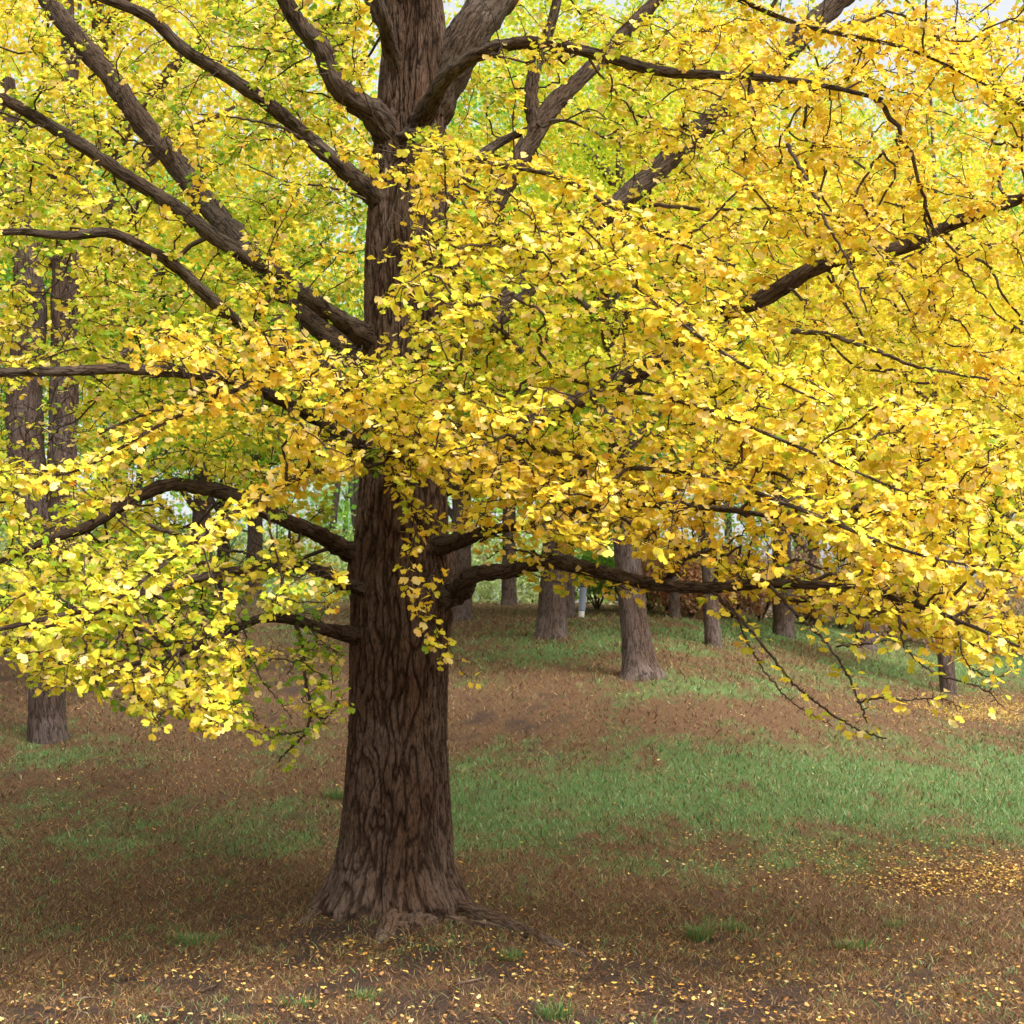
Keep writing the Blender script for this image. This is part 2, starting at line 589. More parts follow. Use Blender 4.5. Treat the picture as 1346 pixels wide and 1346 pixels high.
def trunk_lobes(th, z, ln, rr):
    h = np.clip(z - zb, -0.2, 20)
    flare = np.exp(-np.clip(h, -.16, 9) / 0.24)
    LB = lambda c_, p_: np.maximum(0, np.cos(th - c_)) ** p_
    lob = (0.0 + 0.15 * LB(1.75, 9) + 0.08 * LB(-1.62, 10) + 0.10 * LB(2.6, 14) + 0.09 * LB(-2.35, 16) + .07 * LB(3.2, 20) + 0.12 * LB(0, 6)
           + .05 * pn(np.cos(th) * 3.2, np.sin(th) * 3.2, z * .8))
    d = flare * lob
    d = d + .022 * np.exp(-np.abs(h) / .5) * pn(np.cos(th) * 4, np.sin(th) * 4, z * 2.5)
    # gentle buttress ridges that run up the bole
    s = np.exp(-h / 1.4)
    d = d + s * 0.03 * np.cos(th * 5 + 0.5 + 0.4 * h) + 0.018 * pn(np.cos(th) * 1.5, np.sin(th) * 1.5, z * 0.9)
    # bark: interlacing vertical plates
    cx, sx = np.cos(th) * 0.42, np.sin(th) * 0.42
    wx = 0.05 * pn(cx * 5, sx * 5, z * 2.2) + 0.02 * pn(cx * 14, sx * 14, z * 6)
    wx2 = 0.05 * pn(cx * 5 + 9, sx * 5, z * 2.2)
    a = 1 - 4.2 * np.abs(pn((cx + 1.6 * wx) * 17, (sx + 1.6 * wx2) * 17, z * 2.7))
    b2 = 1 - 3.6 * np.abs(pn((cx + wx2) * 38 + 5, (sx + wx) * 38, z * 8.0 + 3))
    c2 = pn(cx * 70, sx * 70, z * 16)
    f_ = np.clip(np.clip(a, 0, 1) ** 2 + .45 * np.clip(b2, 0, 1) ** 2, 0, 1)
    global FIS
    FIS = f_
    d = d - 0.024 * np.clip(a, 0, 1) ** 2 - 0.009 * np.clip(b2, 0, 1) ** 2 + 0.007 * c2
    # swollen collars where the low limbs leave
    for (lz, lt, am, wd_) in ((at(0, 765, 12)[2], -1.3, 0.05, .16), (at(0, 775, 12)[2], 1.5, .05, .16), (at(0, 835, 12)[2], -1.45, .03, .1)):
        dt = np.angle(np.exp(1j * (th - lt)))
        d = d + am * np.exp(-((z - lz) / wd_) ** 2 - (dt / .5) ** 2)
    return d


FIS = None
trunk = tube('trunk', tp, M_bark, tree, base, sides=420, wob=0.0, seed=0.0, lobes=trunk_lobes, kuv=0.42)
FIS = np.concatenate([np.broadcast_to(FIS, (len(tp), 420)).ravel(), [0.]])
trunk.data.attributes.new('fis', 'FLOAT', 'POINT').data.foreach_set('value', FIS.astype(np.float32))

# limbs: (list of (px,py,D,width px)), visible factor
LIMBS = [
    ([(560, 150, 12.1, 66), (585, 95, 12.1, 64), (620, 40, 12.15, 62), (670, -30, 12.3, 54), (740, -130, 12.5, 44), (800, -260, 12.8, 34), (850, -420, 13, 18)], .9),
    ([(515, 190, 12, 36), (487, 150, 11.75, 34), (455, 110, 11.6, 31), (425, 70, 11.5, 30), (395, 25, 11.4, 27), (372, -10, 11.3, 25), (330, -110, 11.1, 22), (300, -250, 11, 16), (290, -380, 11, 8)], .9),
    ([(530, 100, 11.9, 22), (512, 60, 11.6, 20), (505, 25, 11.4, 17), (498, -10, 11.3, 16), (480, -120, 11.1, 14), (470, -250, 11, 8)], .8),
    ([(545, 190, 11.8, 30), (560, 150, 11.5, 27), (590, 105, 11.2, 24), (625, 72, 10.9, 22), (665, 55, 10.7, 20), (720, 58, 10.5, 18), (790, 72, 10.3, 17), (870, 90, 10.1, 16), (960, 95, 9.9, 13), (1060, 110, 9.7, 9), (1160, 130, 9.5, 5)], .85),
    ([(505, 275, 12, 30), (478, 247, 11.7, 27), (440, 208, 11.5, 24), (400, 175, 11.4, 22), (350, 135, 11.2, 21), (290, 95, 11.1, 20), (240, 62, 11, 19), (190, 22, 10.9, 17), (120, -15, 10.8, 15), (20, -70, 10.6, 12), (-100, -130, 10.4, 6)], .85),
    ([(515, 480, 12, 50), (470, 455, 12.2, 42), (410, 415, 12.5, 38), (340, 345, 12.8, 36), (280, 280, 13.1, 35), (230, 215, 13.3, 34), (185, 155, 13.5, 33), (140, 95, 13.7, 31), (95, 35, 13.9, 30), (60, -30, 14, 26), (10, -130, 14.3, 20), (-40, -260, 14.5, 10)], .9),
    ([(500, 462, 11.9, 30), (465, 440, 11.6, 27), (420, 405, 11.4, 25), (360, 360, 11.2, 24), (300, 320, 11.1, 23), (230, 275, 11, 22), (165, 230, 10.9, 21), (110, 190, 10.8, 20), (50, 155, 10.7, 18), (-20, 120, 10.6, 16), (-120, 70, 10.4, 12), (-240, 20, 10.2, 6)], .8),
    ([(500, 560, 11.9, 24), (450, 520, 11.5, 21), (390, 475, 11.1, 19), (330, 435, 10.7, 18), (275, 392, 10.4, 18), (235, 355, 10.2, 17), (190, 325, 10, 16), (145, 308, 9.9, 15), (85, 310, 9.7, 13), (15, 305, 9.5, 11), (-70, 320, 9.3, 8), (-150, 350, 9.2, 5)], .85),
    ([(505, 610, 11.8, 24), (470, 590, 11.5, 22), (425, 560, 11.1, 20), (370, 522, 10.7, 18), (310, 502, 10.3, 17), (250, 488, 10, 17), (170, 482, 9.7, 16), (90, 484, 9.4, 15), (0, 490, 9.1, 13), (-90, 505, 8.8, 9), (-170, 530, 8.6, 5)], .8),
    ([(495, 735, 12, 30), (462, 718, 11.7, 25), (425, 702, 11.4, 23), (370, 680, 11.1, 22), (310, 652, 10.9, 21), (260, 641, 10.7, 20), (210, 642, 10.5, 19), (160, 660, 10.3, 18), (115, 692, 10.1, 16), (70, 710, 10, 13), (30, 725, 9.9, 9), (-20, 745, 9.8, 5)], .93),
    ([(495, 783, 11.8, 19), (462, 768, 11.4, 17), (430, 752, 11, 17), (390, 745, 10.6, 16), (340, 748, 10.1, 15), (280, 755, 9.5, 14), (220, 770, 9, 13), (150, 790, 8.5, 11), (80, 812, 8, 9), (10, 825, 7.7, 7), (-60, 845, 7.5, 4)], .45),
    ([(490, 848, 11.9, 24), (458, 835, 11.6, 20), (425, 824, 11.3, 17), (385, 817, 11, 15), (340, 817, 10.7, 13), (300, 828, 10.4, 12), (265, 845, 10.1, 11), (230, 860, 9.8, 9), (180, 872, 9.5, 7), (120, 890, 9.2, 4)], .9),
    ([(570, 800, 11.9, 36), (595, 777, 11.6, 29), (625, 762, 11.3, 25), (670, 748, 11, 23), (720, 741, 10.7, 22), (780, 748, 10.4, 21), (850, 766, 10, 19), (930, 770, 9.6, 17), (1010, 766, 9.2, 15), (1100, 772, 8.8, 12), (1180, 790, 8.5, 9), (1260, 815, 8.2, 6), (1340, 850, 8, 4)], .85),
    ([(565, 725, 11.8, 26), (600, 708, 11.4, 20), (640, 700, 11, 17), (690, 690, 10.6, 14), (760, 670, 10.2, 12), (850, 665, 9.8, 10), (960, 670, 9.3, 8), (1080, 690, 8.9, 5)], .45),
    ([(560, 660, 12, 38), (610, 615, 12.1, 32), (675, 570, 12.1, 30), (740, 535, 12.1, 28), (800, 507, 12.1, 27), (860, 480, 12.1, 26), (930, 430, 12, 25), (1000, 385, 11.9, 25), (1090, 347, 11.8, 23), (1180, 322, 11.7, 21), (1260, 292, 11.6, 18), (1346, 258, 11.5, 15), (1460, 215, 11.3, 10), (1560, 190, 11.2, 5)], .75),
    ([(560, 520, 12.1, 48), (600, 465, 12.4, 40), (660, 402, 12.8, 38), (740, 325, 13.3, 36), (830, 245, 13.8, 34), (930, 165, 14.3, 32), (1010, 95, 14.7, 31), (1080, 30, 15, 32), (1140, -30, 15.2, 28), (1240, -150, 15.6, 20), (1330, -270, 16, 10)], .6),
    ([(560, 400, 12.1, 42), (600, 335, 12.4, 36), (645, 270, 12.7, 32), (685, 205, 13, 31), (715, 155, 13.2, 29), (760, 105, 13.4, 24), (820, 45, 13.7, 21), (890, -30, 14, 18), (980, -130, 14.3, 12), (1050, -220, 14.5, 6)], .85),
    ([(705, 175, 13.1, 22), (703, 130, 13.1, 20), (708, 80, 13.2, 18), (725, 20, 13.3, 15), (740, -60, 13.4, 12), (760, -160, 13.5, 6)], .8),
    ([(590, 300, 12.6, 20), (620, 220, 13, 16), (655, 190, 13.2, 14), (700, 168, 13.4, 10)], .7),
    ([(555, 330, 11.8, 26), (600, 300, 11, 20), (680, 300, 10, 16), (780, 340, 9, 13), (880, 400, 8.3, 10), (980, 460, 7.8, 8), (1100, 520, 7.4, 5)], .1),
    ([(545, 470, 11.7, 24), (580, 450, 10.8, 19), (660, 450, 9.8, 15), (760, 480, 8.9, 12), (880, 530, 8.2, 10), (1020, 590, 7.7, 8), (1180, 640, 7.4, 5)], .1),
    ([(545, 590, 11.7, 24), (590, 570, 10.9, 19), (680, 575, 9.9, 15), (800, 610, 9, 13), (930, 625, 8.4, 12), (1060, 650, 8, 10), (1200, 700, 7.7, 7), (1330, 750, 7.5, 4)], .3),
    ([(495, 520, 11.7, 24), (460, 490, 10.9, 19), (400, 480, 10, 15), (320, 500, 9.2, 12), (230, 550, 8.6, 9), (130, 600, 8.1, 6), (40, 640, 7.8, 4)], .2),
    ([(515, 655, 11.6, 20), (500, 610, 10.9, 17), (450, 600, 10, 14), (360, 650, 9, 12), (250, 720, 8.1, 10), (140, 780, 7.5, 8), (40, 830, 7.1, 5)], .1),
    ([(530, 180, 11.6, 24), (550, 180, 10.9, 18), (620, 200, 10, 14), (720, 240, 9.2, 11), (840, 300, 8.6, 8), (980, 360, 8.1, 5)], .1),
    ([(570, -30, 11.6, 26), (640, -50, 11, 20), (760, -50, 10.4, 16), (900, -20, 9.9, 13), (1050, 30, 9.5, 11), (1200, 80, 9.2, 8), (1346, 150, 9, 5)], .2),
    ([(560, -100, 12, 34), (600, -160, 11, 26), (680, -220, 9.6, 20), (760, -260, 8.2, 14), (830, -290, 7, 7)], 0),
    ([(530, -150, 12, 34), (480, -210, 11, 26), (400, -260, 9.6, 20), (320, -310, 8.4, 14), (240, -350, 7.4, 7)], 0),
    ([(560, -250, 12.4, 34), (600, -300, 13.6, 26), (660, -330, 15, 18), (720, -350, 16.2, 8)], 0),
    ([(530, 60, 12.3, 34), (480, -20, 13.6, 28), (420, -90, 14.8, 20), (360, -130, 16, 10)], .0),
]
limb_paths = []
for i, (pts, vis) in enumerate(LIMBS):
    pts = [list(p) for p in pts]
    if abs(pts[0][2] - 12) < .6 and i != 0:
        pts[0][2] = 12 + (pts[0][2] - 12) * .4
        pts[1][2] = 12 + (pts[1][2] - 12) * .62
        pts[0][3] *= 1.35
        pts[0][0] = .45 * pts[0][0] + .55 * 528
        pts[1][3] *= 1.12
    q = [P4(p[0], p[1], p[2], p[3] * (.9 if j_ > 1 else .97)) for j_, p in enumerate(pts)]
    if 0 < vis <= .3:
        for j, e in enumerate(q):
            e[3] *= .62
            if j:
                e[:3] += rng.normal(size=3) * np.array([.05, .10, .05])
    # natural small kinks along the limb
    for j in range(1, len(q) - 1):
        q[j][:3] += rng.normal(size=3) * min(0.03, q[j][3] * 0.35)
    path = catmull(q, 10)
    limb_paths.append((path, vis, LIMBS[i][0]))
    tube('branch', path, M_limb, tree, base, sides=24, wob=0.34, seed=i * 1.37)

# strands: thin hanging shoots with known course (px,py,D), width px, leaf density
STR = [
    ([(545, 585, 10.2), (538, 640, 9.8), (545, 700, 9.6), (535, 750, 9.5), (550, 790, 9.45), (572, 835, 9.4), (580, 862, 9.4)], 3.0, 1.1),
    ([(575, 740, 9.5), (560, 775, 9.4), (565, 815, 9.4), (590, 850, 9.4), (605, 880, 9.4), (622, 893, 9.4)], 2, .35),
    ([(520, 560, 10), (515, 610, 9.8), (530, 650, 9.7), (560, 680, 9.6), (600, 690, 9.6)], 3, 1.2),
    ([(388, 819, 11), (398, 850, 10.9), (400, 890, 10.8), (409, 930, 10.75), (400, 965, 10.7), (380, 985, 10.7), (365, 1000, 10.7)], 6, .6),
    ([(409, 930, 10.75), (425, 945, 10.6), (440, 930, 10.5), (452, 915, 10.5)], 2.5, .8),
    ([(400, 960, 10.7), (375, 965, 10.5), (345, 955, 10.4), (330, 935, 10.3)], 2.5, .7),
    ([(320, 825, 10.5), (330, 860, 10.3), (345, 895, 10.2), (370, 925, 10.2), (385, 945, 10.1)], 2.5, .6),
    ([(400, 845, 10.9), (430, 850, 10.7), (450, 862, 10.6)], 2, .9),
    ([(930, 772, 9.6), (965, 805, 9.3), (1000, 845, 9.1), (1035, 890, 9), (1075, 925, 8.9), (1120, 955, 8.9), (1165, 972, 8.9)], 5, .28),
    ([(965, 800, 9.3), (985, 850, 9.2), (1015, 895, 9.1), (1050, 930, 9), (1095, 955, 9)], 3, .22),
    ([(1010, 768, 9.2), (1050, 810, 8.9), (1090, 850, 8.7), (1115, 890, 8.6), (1130, 925, 8.6), (1140, 950, 8.6)], 5, .25),
    ([(1127, 922, 8.6), (1160, 918, 8.4), (1200, 920, 8.3), (1240, 918, 8.2), (1262, 930, 8.2)], 3, .6),
    ([(1180, 800, 8.5), (1190, 850, 8.4), (1230, 885, 8.3), (1290, 905, 8.2), (1320, 930, 8.1)], 4, .5),
    ([(1100, 850, 8.7), (1150, 845, 8.4), (1200, 840, 8.2)], 3, .6),
    ([(1260, 830, 8.2), (1270, 870, 8.1), (1300, 890, 8.1), (1325, 885, 8.0)], 3, .8),
    ([(735, 745, 10.6), (760, 750, 10.4), (800, 768, 10.2), (850, 780, 10)], 3, .8),
    ([(690, 750, 10.9), (720, 762, 10.7), (745, 768, 10.6)], 2, .7),
    ([(720, 742, 10.7), (690, 718, 10.9), (655, 705, 11), (630, 712, 11)], 6, .5),
    ([(730, 742, 10.7), (700, 728, 10.4), (665, 722, 10.2), (640, 735, 10.1)], 4, .5),
    ([(195, 690, 10.2), (240, 705, 10.1), (290, 722, 10), (330, 728, 10), (348, 752, 10)], 6, .35),
    ([(130, 570, 9), (190, 545, 9), (250, 525, 9), (290, 500, 9)], 5, .35),
    ([(430, 210, 10.9), (375, 170, 10.6), (310, 155, 10.4), (260, 150, 10.2)], 5, .3),
    ([(480, 262, 11.3), (430, 245, 11), (380, 240, 10.9), (320, 215, 10.8)], 4, .3),
    ([(405, 70, 11.3), (370, 68, 11), (300, 60, 10.8)], 4, .3),
    ([(1035, 190, 9.4), (1062, 240, 9.2), (1085, 290, 9.1), (1115, 345, 9), (1140, 410, 8.9)], 6, .35),
    ([(860, 270, 10), (940, 275, 9.8), (1030, 275, 9.6), (1120, 290, 9.5)], 6, .4),
    ([(1040, 435, 9.4), (1090, 440, 9.3), (1150, 460, 9.2), (1200, 480, 9.1), (1300, 500, 9)], 8, .5),
]

# ---- attractors; the canopy's lower hem
CONT = np.array([(-500, 900), (0, 900), (60, 925), (130, 930), (200, 955), (265, 988), (310, 965), (325, 945), (350, 985), (400, 985), (440, 930), (452, 860), (458, 640), (500, 625),
                 (530, 700), (590, 715), (600, 735), (700, 742), (860, 765), (955, 785), (1000, 815), (1080, 835), (1160, 855), (1240, 890), (1346, 880), (1800, 860)], float)
REG = [
    # polygon, count, Dmin, Dmax
    ([(485, 170), (600, 195), (700, 265), (850, 290), (960, 390), (1100, 480), (1346, 560), (1346, 870), (1150, 820), (1000, 780), (880, 735), (760, 715), (680, 690), (590, 620), (560, 500), (520, 400)], 1080, 7.9, 10.6),
    ([(590, 60), (700, 40), (1346, 0), (1346, 560), (1000, 420), (850, 300), (730, 110)], 640, 9.0, 12.5),
    ([(488, 178), (600, 195), (690, 270), (650, 420), (565, 400), (545, 300)], 120, 8.8, 11.3),
    ([(470, 440), (640, 430), (700, 620), (600, 650), (470, 640)], 190, 8.8, 11.3),
    ([(300, 790), (450, 780), (450, 930), (400, 1000), (340, 990), (270, 930)], 20, 9.6, 11),
    ([(590, 60), (700, 0), (1346, 0), (1346, 560), (1000, 420), (850, 500), (600, 330), (600, 180)], 620, 12.5, 17.5),
    ([(0, 0), (490, 0), (480, 440), (0, 340)], 560, 12.2, 17),
    ([(0, 0), (490, 0), (480, 440), (0, 340)], 200, 9.6, 11.8),
    ([(180, 410), (450, 440), (520, 440), (600, 620), (470, 640), (330, 560), (200, 500)], 380, 8.3, 10.8),
    ([(0, 330), (250, 380), (470, 460), (460, 620), (300, 620), (0, 620)], 480, 10, 15.5),
    ([(0, 590), (230, 600), (440, 620), (455, 745), (300, 750), (150, 760), (0, 740)], 210, 9.5, 13.5),
    ([(0, 700), (150, 715), (280, 770), (325, 830), (330, 920), (275, 1000), (200, 965), (130, 925), (0, 890)], 440, 8.0, 11.0),
    ([(60, 700), (200, 720), (330, 735), (455, 750), (450, 800), (340, 795), (310, 860), (130, 820)], 110, 8.6, 11.6),
    ([(590, 610), (900, 600), (1346, 560), (1346, 870), (1150, 820), (960, 765), (870, 745), (720, 715), (600, 690)], 520, 8.4, 11.5),
    ([(-420, -100), (-10, -50), (-10, 860), (-260, 760)], 300, 8, 15),
    ([(1356, -50), (1750, 0), (1650, 700), (1356, 880)], 340, 8, 15),
    ([(300, -40), (-200, -500), (200, -650), (1000, -650), (1500, -350), (1400, -20)], 950, 7, 16),
]


def in_poly(px, py, poly):
    poly = np.asarray(poly, float)
    x1, y1 = poly[:, 0], poly[:, 1]
    x2, y2 = np.roll(x1, -1), np.roll(y1, -1)
    c = np.zeros(len(px), bool)
    for a, b_, c_, d in zip(x1, y1, x2, y2):
        if b_ == d:
            continue
        cond = ((b_ > py) != (d > py)) & (px < (c_ - a) * (py - b_) / (d - b_) + a)
        c ^= cond
    return c


att = []
for poly, n, d0, d1 in REG:
    pa = np.asarray(poly, float)
    got = 0
    while got < n:
        m_ = 4000
        px = rng.uniform(pa[:, 0].min(), pa[:, 0].max(), m_)
        py = rng.uniform(pa[:, 1].min(), pa[:, 1].max(), m_)
        D = rng.uniform(d0, d1, m_)
        k = in_poly(px, py, poly)
        px, py, D = px[k], py[k], D[k]
        Pn = np.stack([at(a, b_, c_) for a, b_, c_ in zip(px, py, D)]) if len(px) else np.zeros((0, 3))
        # foliage hangs in uneven, nearly level, sloping sheets
        v = pn(Pn[:, 0] * 0.75, Pn[:, 1] * 0.75, (Pn[:, 2] + 0.35 * np.abs(Pn[:, 0] - TX)) * 1.9)
        cx_, cy_ = proj(Pn)
        Pn = Pn[(v > rng.uniform(-0.30, 0.28, len(v))) & (cy_ < np.interp(cx_, CONT[:, 0], CONT[:, 1]) - 8 + 55 * pn(cx_ / 60, 3.3, 0) + 30 * pn(cx_ / 20, 1.3, 0))]
        Pn = Pn[:n - got]
        att.append(Pn)
        got += len(Pn)
att = np.vstack(att)
att = att[np.hypot(att[:, 0] - TX, att[:, 1] - 12) > 0.75]
att = att[att[:, 2] > hgt(att[:, 0], att[:, 1]) + 1.0]
n_att = len(att)

# ---- skeleton nodes
sk, skl = [], []
for path, vis, pts in limb_paths:
    c = path[3:]
    L_ = np.concatenate([[0], np.cumsum(np.linalg.norm(np.diff(c[:, :3], axis=0), axis=1))])
    s = c[::2]
    sk.append(s[:, :3])
    skl.append(L_[::2] * 0.35)
sk = np.vstack(sk)
skl = np.concatenate(skl)
BF = 0.35
best = np.full(n_att, 1e9)
par = np.zeros(n_att, int)
for i in range(0, n_att, 500):
    d = np.linalg.norm(att[i:i + 500, None] - sk[None], axis=2)
    c = d + BF * skl[None]
    j = c.argmin(1)
    best[i:i + 500] = c[np.arange(len(j)), j]
    par[i:i + 500] = -1 - j
nsk = len(sk)
done = np.zeros(n_att, bool)
plen = np.zeros(n_att)
order = []
for _ in range(n_att):
    k = int(np.where(done, 1e9, best).argmin())
    done[k] = True
    order.append(k)
    p = par[k]
    pp = sk[-1 - p] if p < 0 else att[p]
    plen[k] = (skl[-1 - p] if p < 0 else plen[p]) + np.linalg.norm(att[k] - pp)
    c = np.linalg.norm(att - att[k], axis=1) + BF * plen[k]
    u = (~done) & (c < best)
    best[u] = c[u]
    par[u] = k
desc = np.ones(n_att)
for k in order[::-1]:
    if par[k] >= 0:
        desc[par[k]] += desc[k]
C1 = att
P0 = np.where((par < 0)[:, None], sk[np.clip(-1 - par, 0, nsk - 1)], att[np.clip(par, 0, None)])
r1 = 0.0028 * desc ** 0.40
r0 = np.where(par < 0, r1 * 1.35, np.minimum(0.0028 * desc[np.clip(par, 0, None)] ** 0.40, r1 * 1.5))
din = norm(C1 - P0)
dpar = np.where((par < 0)[:, None], din + np.array([0, 0, 0.35]), din[np.clip(par, 0, None)])
ln = np.linalg.norm(C1 - P0, axis=1)
ctrl = P0 + norm(dpar) * (0.42 * ln)[:, None] + rng.normal(size=P0.shape) * (0.07 * ln)[:, None]


def bez(P0, Cc, P1, t):
    t = t[None, :, None]
    return (1 - t) ** 2 * P0[:, None] + 2 * t * (1 - t) * Cc[:, None] + t ** 2 * P1[:, None]


# twig tubes, vectorised
def tubes_vec(C, R, sides):
    """C (E,n,3) R (E,n)"""
    E, n, _ = C.shape
    T = norm(np.gradient(C, axis=1))
    ref = np.where(np.abs(T[..., 2:3]) < 0.8, np.array([0, 0, 1.0]), np.array([1.0, 0, 0]))
    U = norm(np.cross(T, ref))
    V = np.cross(T, U)
    th = np.linspace(0, 2 * np.pi, sides, endpoint=False)
    v = C[:, :, None] + R[..., None, None] * (U[:, :, None] * np.cos(th)[None, None, :, None] + V[:, :, None] * np.sin(th)[None, None, :, None])
    base_i = (np.arange(E) * n * sides)[:, None, None]
    i0 = base_i + (np.arange(n - 1) * sides)[None, :, None] + np.arange(sides)[None, None]
    i1 = base_i + (np.arange(n - 1) * sides)[None, :, None] + ((np.arange(sides) + 1) % sides)[None, None]
    q = np.stack([i0, i1, i1 + sides, i0 + sides], -1).reshape(-1, 4)
    uv = np.stack([np.broadcast_to(th[None, None] * 0.01, (E, n, sides)), np.zeros((E, n, sides)), np.broadcast_to((np.arange(n)[None, :, None] * 0.05 + np.arange(E)[:, None, None] * .37) % 50, (E, n, sides))], -1)
    return v.reshape(-1, 3), q, uv.reshape(-1, 3)


tt = np.linspace(0, 1, 6)
EC = bez(P0, ctrl, C1, tt)
kink = rng.normal(size=EC.shape) * 0.012
kink[:, 0] = 0
kink[:, -1] = 0
EC = EC + kink
ER = r0[:, None] * (1 - tt) + r1[:, None] * tt
tw_v, tw_q, tw_uv = tubes_vec(EC, ER, 5)
TB = [(tw_v, tw_q, tw_uv)]

# strand tubes
sp_pos, sp_dir, sp_den = [], [], []
for pts, wpx, den in STR:
    q = [P4(a, b_, c_, wpx * (1.0 - 0.6 * i / (len(pts) - 1))) for i, (a, b_, c_) in enumerate(pts)]
    path = catmull(q, 12)
    path[1:, :3] += rng.normal(size=(len(path) - 1, 3)) * 0.004
    v, q4, uv_ = tubes_vec(path[None, :, :3], path[None, :, 3], 7)
    TB.append((v, q4, uv_))
    L_ = np.concatenate([[0], np.cumsum(np.linalg.norm(np.diff(path[:, :3], axis=0), axis=1))])
    s = np.arange(0.05, L_[-1], 0.032)
    pos = np.stack([np.interp(s, L_, path[:, k]) for k in range(3)], 1)
    dr = norm(np.stack([np.interp(s, L_, np.gradient(path[:, k])) for k in range(3)], 1))
    sp_pos.append(pos)
    sp_dir.append(dr)
    sp_den.append(np.full(len(s), den))

for path, vis, pts in limb_paths:
    if not vis:
        continue
    L_ = np.concatenate([[0], np.cumsum(np.linalg.norm(np.diff(path[:, :3], axis=0), axis=1))])
    s = np.repeat(np.arange(0.4, L_[-1], 0.05), 3 if vis <= .3 else 1)
    s = s + rng.uniform(-.02, .02, len(s))
    pos = np.stack([np.interp(s, L_, path[:, k]) for k in range(3)], 1)
    rr0 = np.interp(s, L_, path[:, 3])
    dr = norm(np.stack([np.interp(s, L_, np.gradient(path[:, k])) for k in range(3)], 1))
    off = norm(np.cross(dr, rand_dirs(len(s))) + np.array([0, 0, .15])) * rr0[:, None]
    if vis <= .3:
        sp_pos.append(pos + off); sp_dir.append(dr); sp_den.append(np.where(rr0 < .06, 1.0, .3))
    else:
        k_ = (rng.random(len(s)) < .35) & (rr0 < .07)
        sp_pos.append((pos + off)[k_]); sp_dir.append(dr[k_]); sp_den.append(np.full(k_.sum(), .30))
# ---- spurs along the twigs
STEP = 0.040
nsp = np.maximum(1, (ln / STEP).astype(int))
eid = np.repeat(np.arange(n_att), nsp)
tpos = (np.arange(len(eid)) - np.repeat(np.cumsum(nsp) - nsp, nsp) + rng.uniform(0.1, 0.9, len(eid))) / nsp[eid]
pos = (1 - tpos)[:, None] ** 2 * P0[eid] + (2 * tpos * (1 - tpos))[:, None] * ctrl[eid] + (tpos ** 2)[:, None] * C1[eid]
dr = norm(2 * (1 - tpos)[:, None] * (ctrl[eid] - P0[eid]) + 2 * tpos[:, None] * (C1[eid] - ctrl[eid]))
rad = r0[eid] * (1 - tpos) + r1[eid] * tpos
keep = rng.random(len(eid)) < np.where(rad > 0.014, 0.12, np.where(rad > 0.008, 0.5, 0.92))
pos, dr = pos[keep], dr[keep]
den = np.full(len(pos), 1.0)
pos = np.vstack([pos] + sp_pos)
dr = np.vstack([dr] + sp_dir)
den = np.concatenate([den] + sp_den)
is_str = np.arange(len(pos)) >= keep.sum()
sd_ = norm(np.cross(dr, rand_dirs(len(pos))) + np.array([0, 0, 0.25]))
slen = rng.uniform(0.010, 0.042, len(pos))
tip = pos + sd_ * slen[:, None] + dr * (slen * 0.5)[:, None]

# ---- where the crown is open in the photograph the shoots carry no leaves
OPEN = [  # polygon, share removed, applies nearer than D
    ([(484, -20), (700, -20), (650, 60), (600, 120), (588, 185), (540, 178), (486, 168)], .95, 12.4),
    ([(468, 240), (520, 250), (545, 300), (540, 340), (510, 400), (500, 425), (470, 440)], .95, 12.4),
    ([(455, 640), (520, 640), (505, 700), (500, 790), (455, 790)], .9, 12.4),
    ([(575, 640), (600, 640), (600, 720), (575, 720)], .6, 12.4),
    ([(560, 340), (592, 340), (592, 430), (560, 430)], .5, 12.4),
    ([(10, 330), (105, 330), (100, 560), (105, 640), (5, 640)], .45, 20),
    ([(240, 655), (350, 655), (350, 725), (240, 725)], .6, 20),
    ([(240, 650), (350, 650), (350, 740), (240, 740)], .7, 20),
    ([(15, 330), (105, 330), (105, 440), (60, 440)], .7, 20),
    ([(8, 500), (105, 500), (105, 650), (8, 600)], .7, 20),
    ([(600, 120), (660, 180), (640, 250), (600, 200)], .4, 20),
]


# limbs that show only in places between the leaves
VISX = {(560, 660): [(738, 852), (985, 1090), (1165, 1262)], (560, 520): [(645, 690), (820, 950), (1050, 1140)], (560, 400): [(645, 790)],
        (515, 480): [(60, 235), (385, 480)], (500, 462): [(0, 305), (390, 480)], (500, 560): [(0, 265)], (500, 610): [(0, 190), (330, 430)],
        (495, 785): [(190, 290), (420, 470)], (570, 800): [(590, 960)], (545, 190): [(540, 700), (760, 990)]}


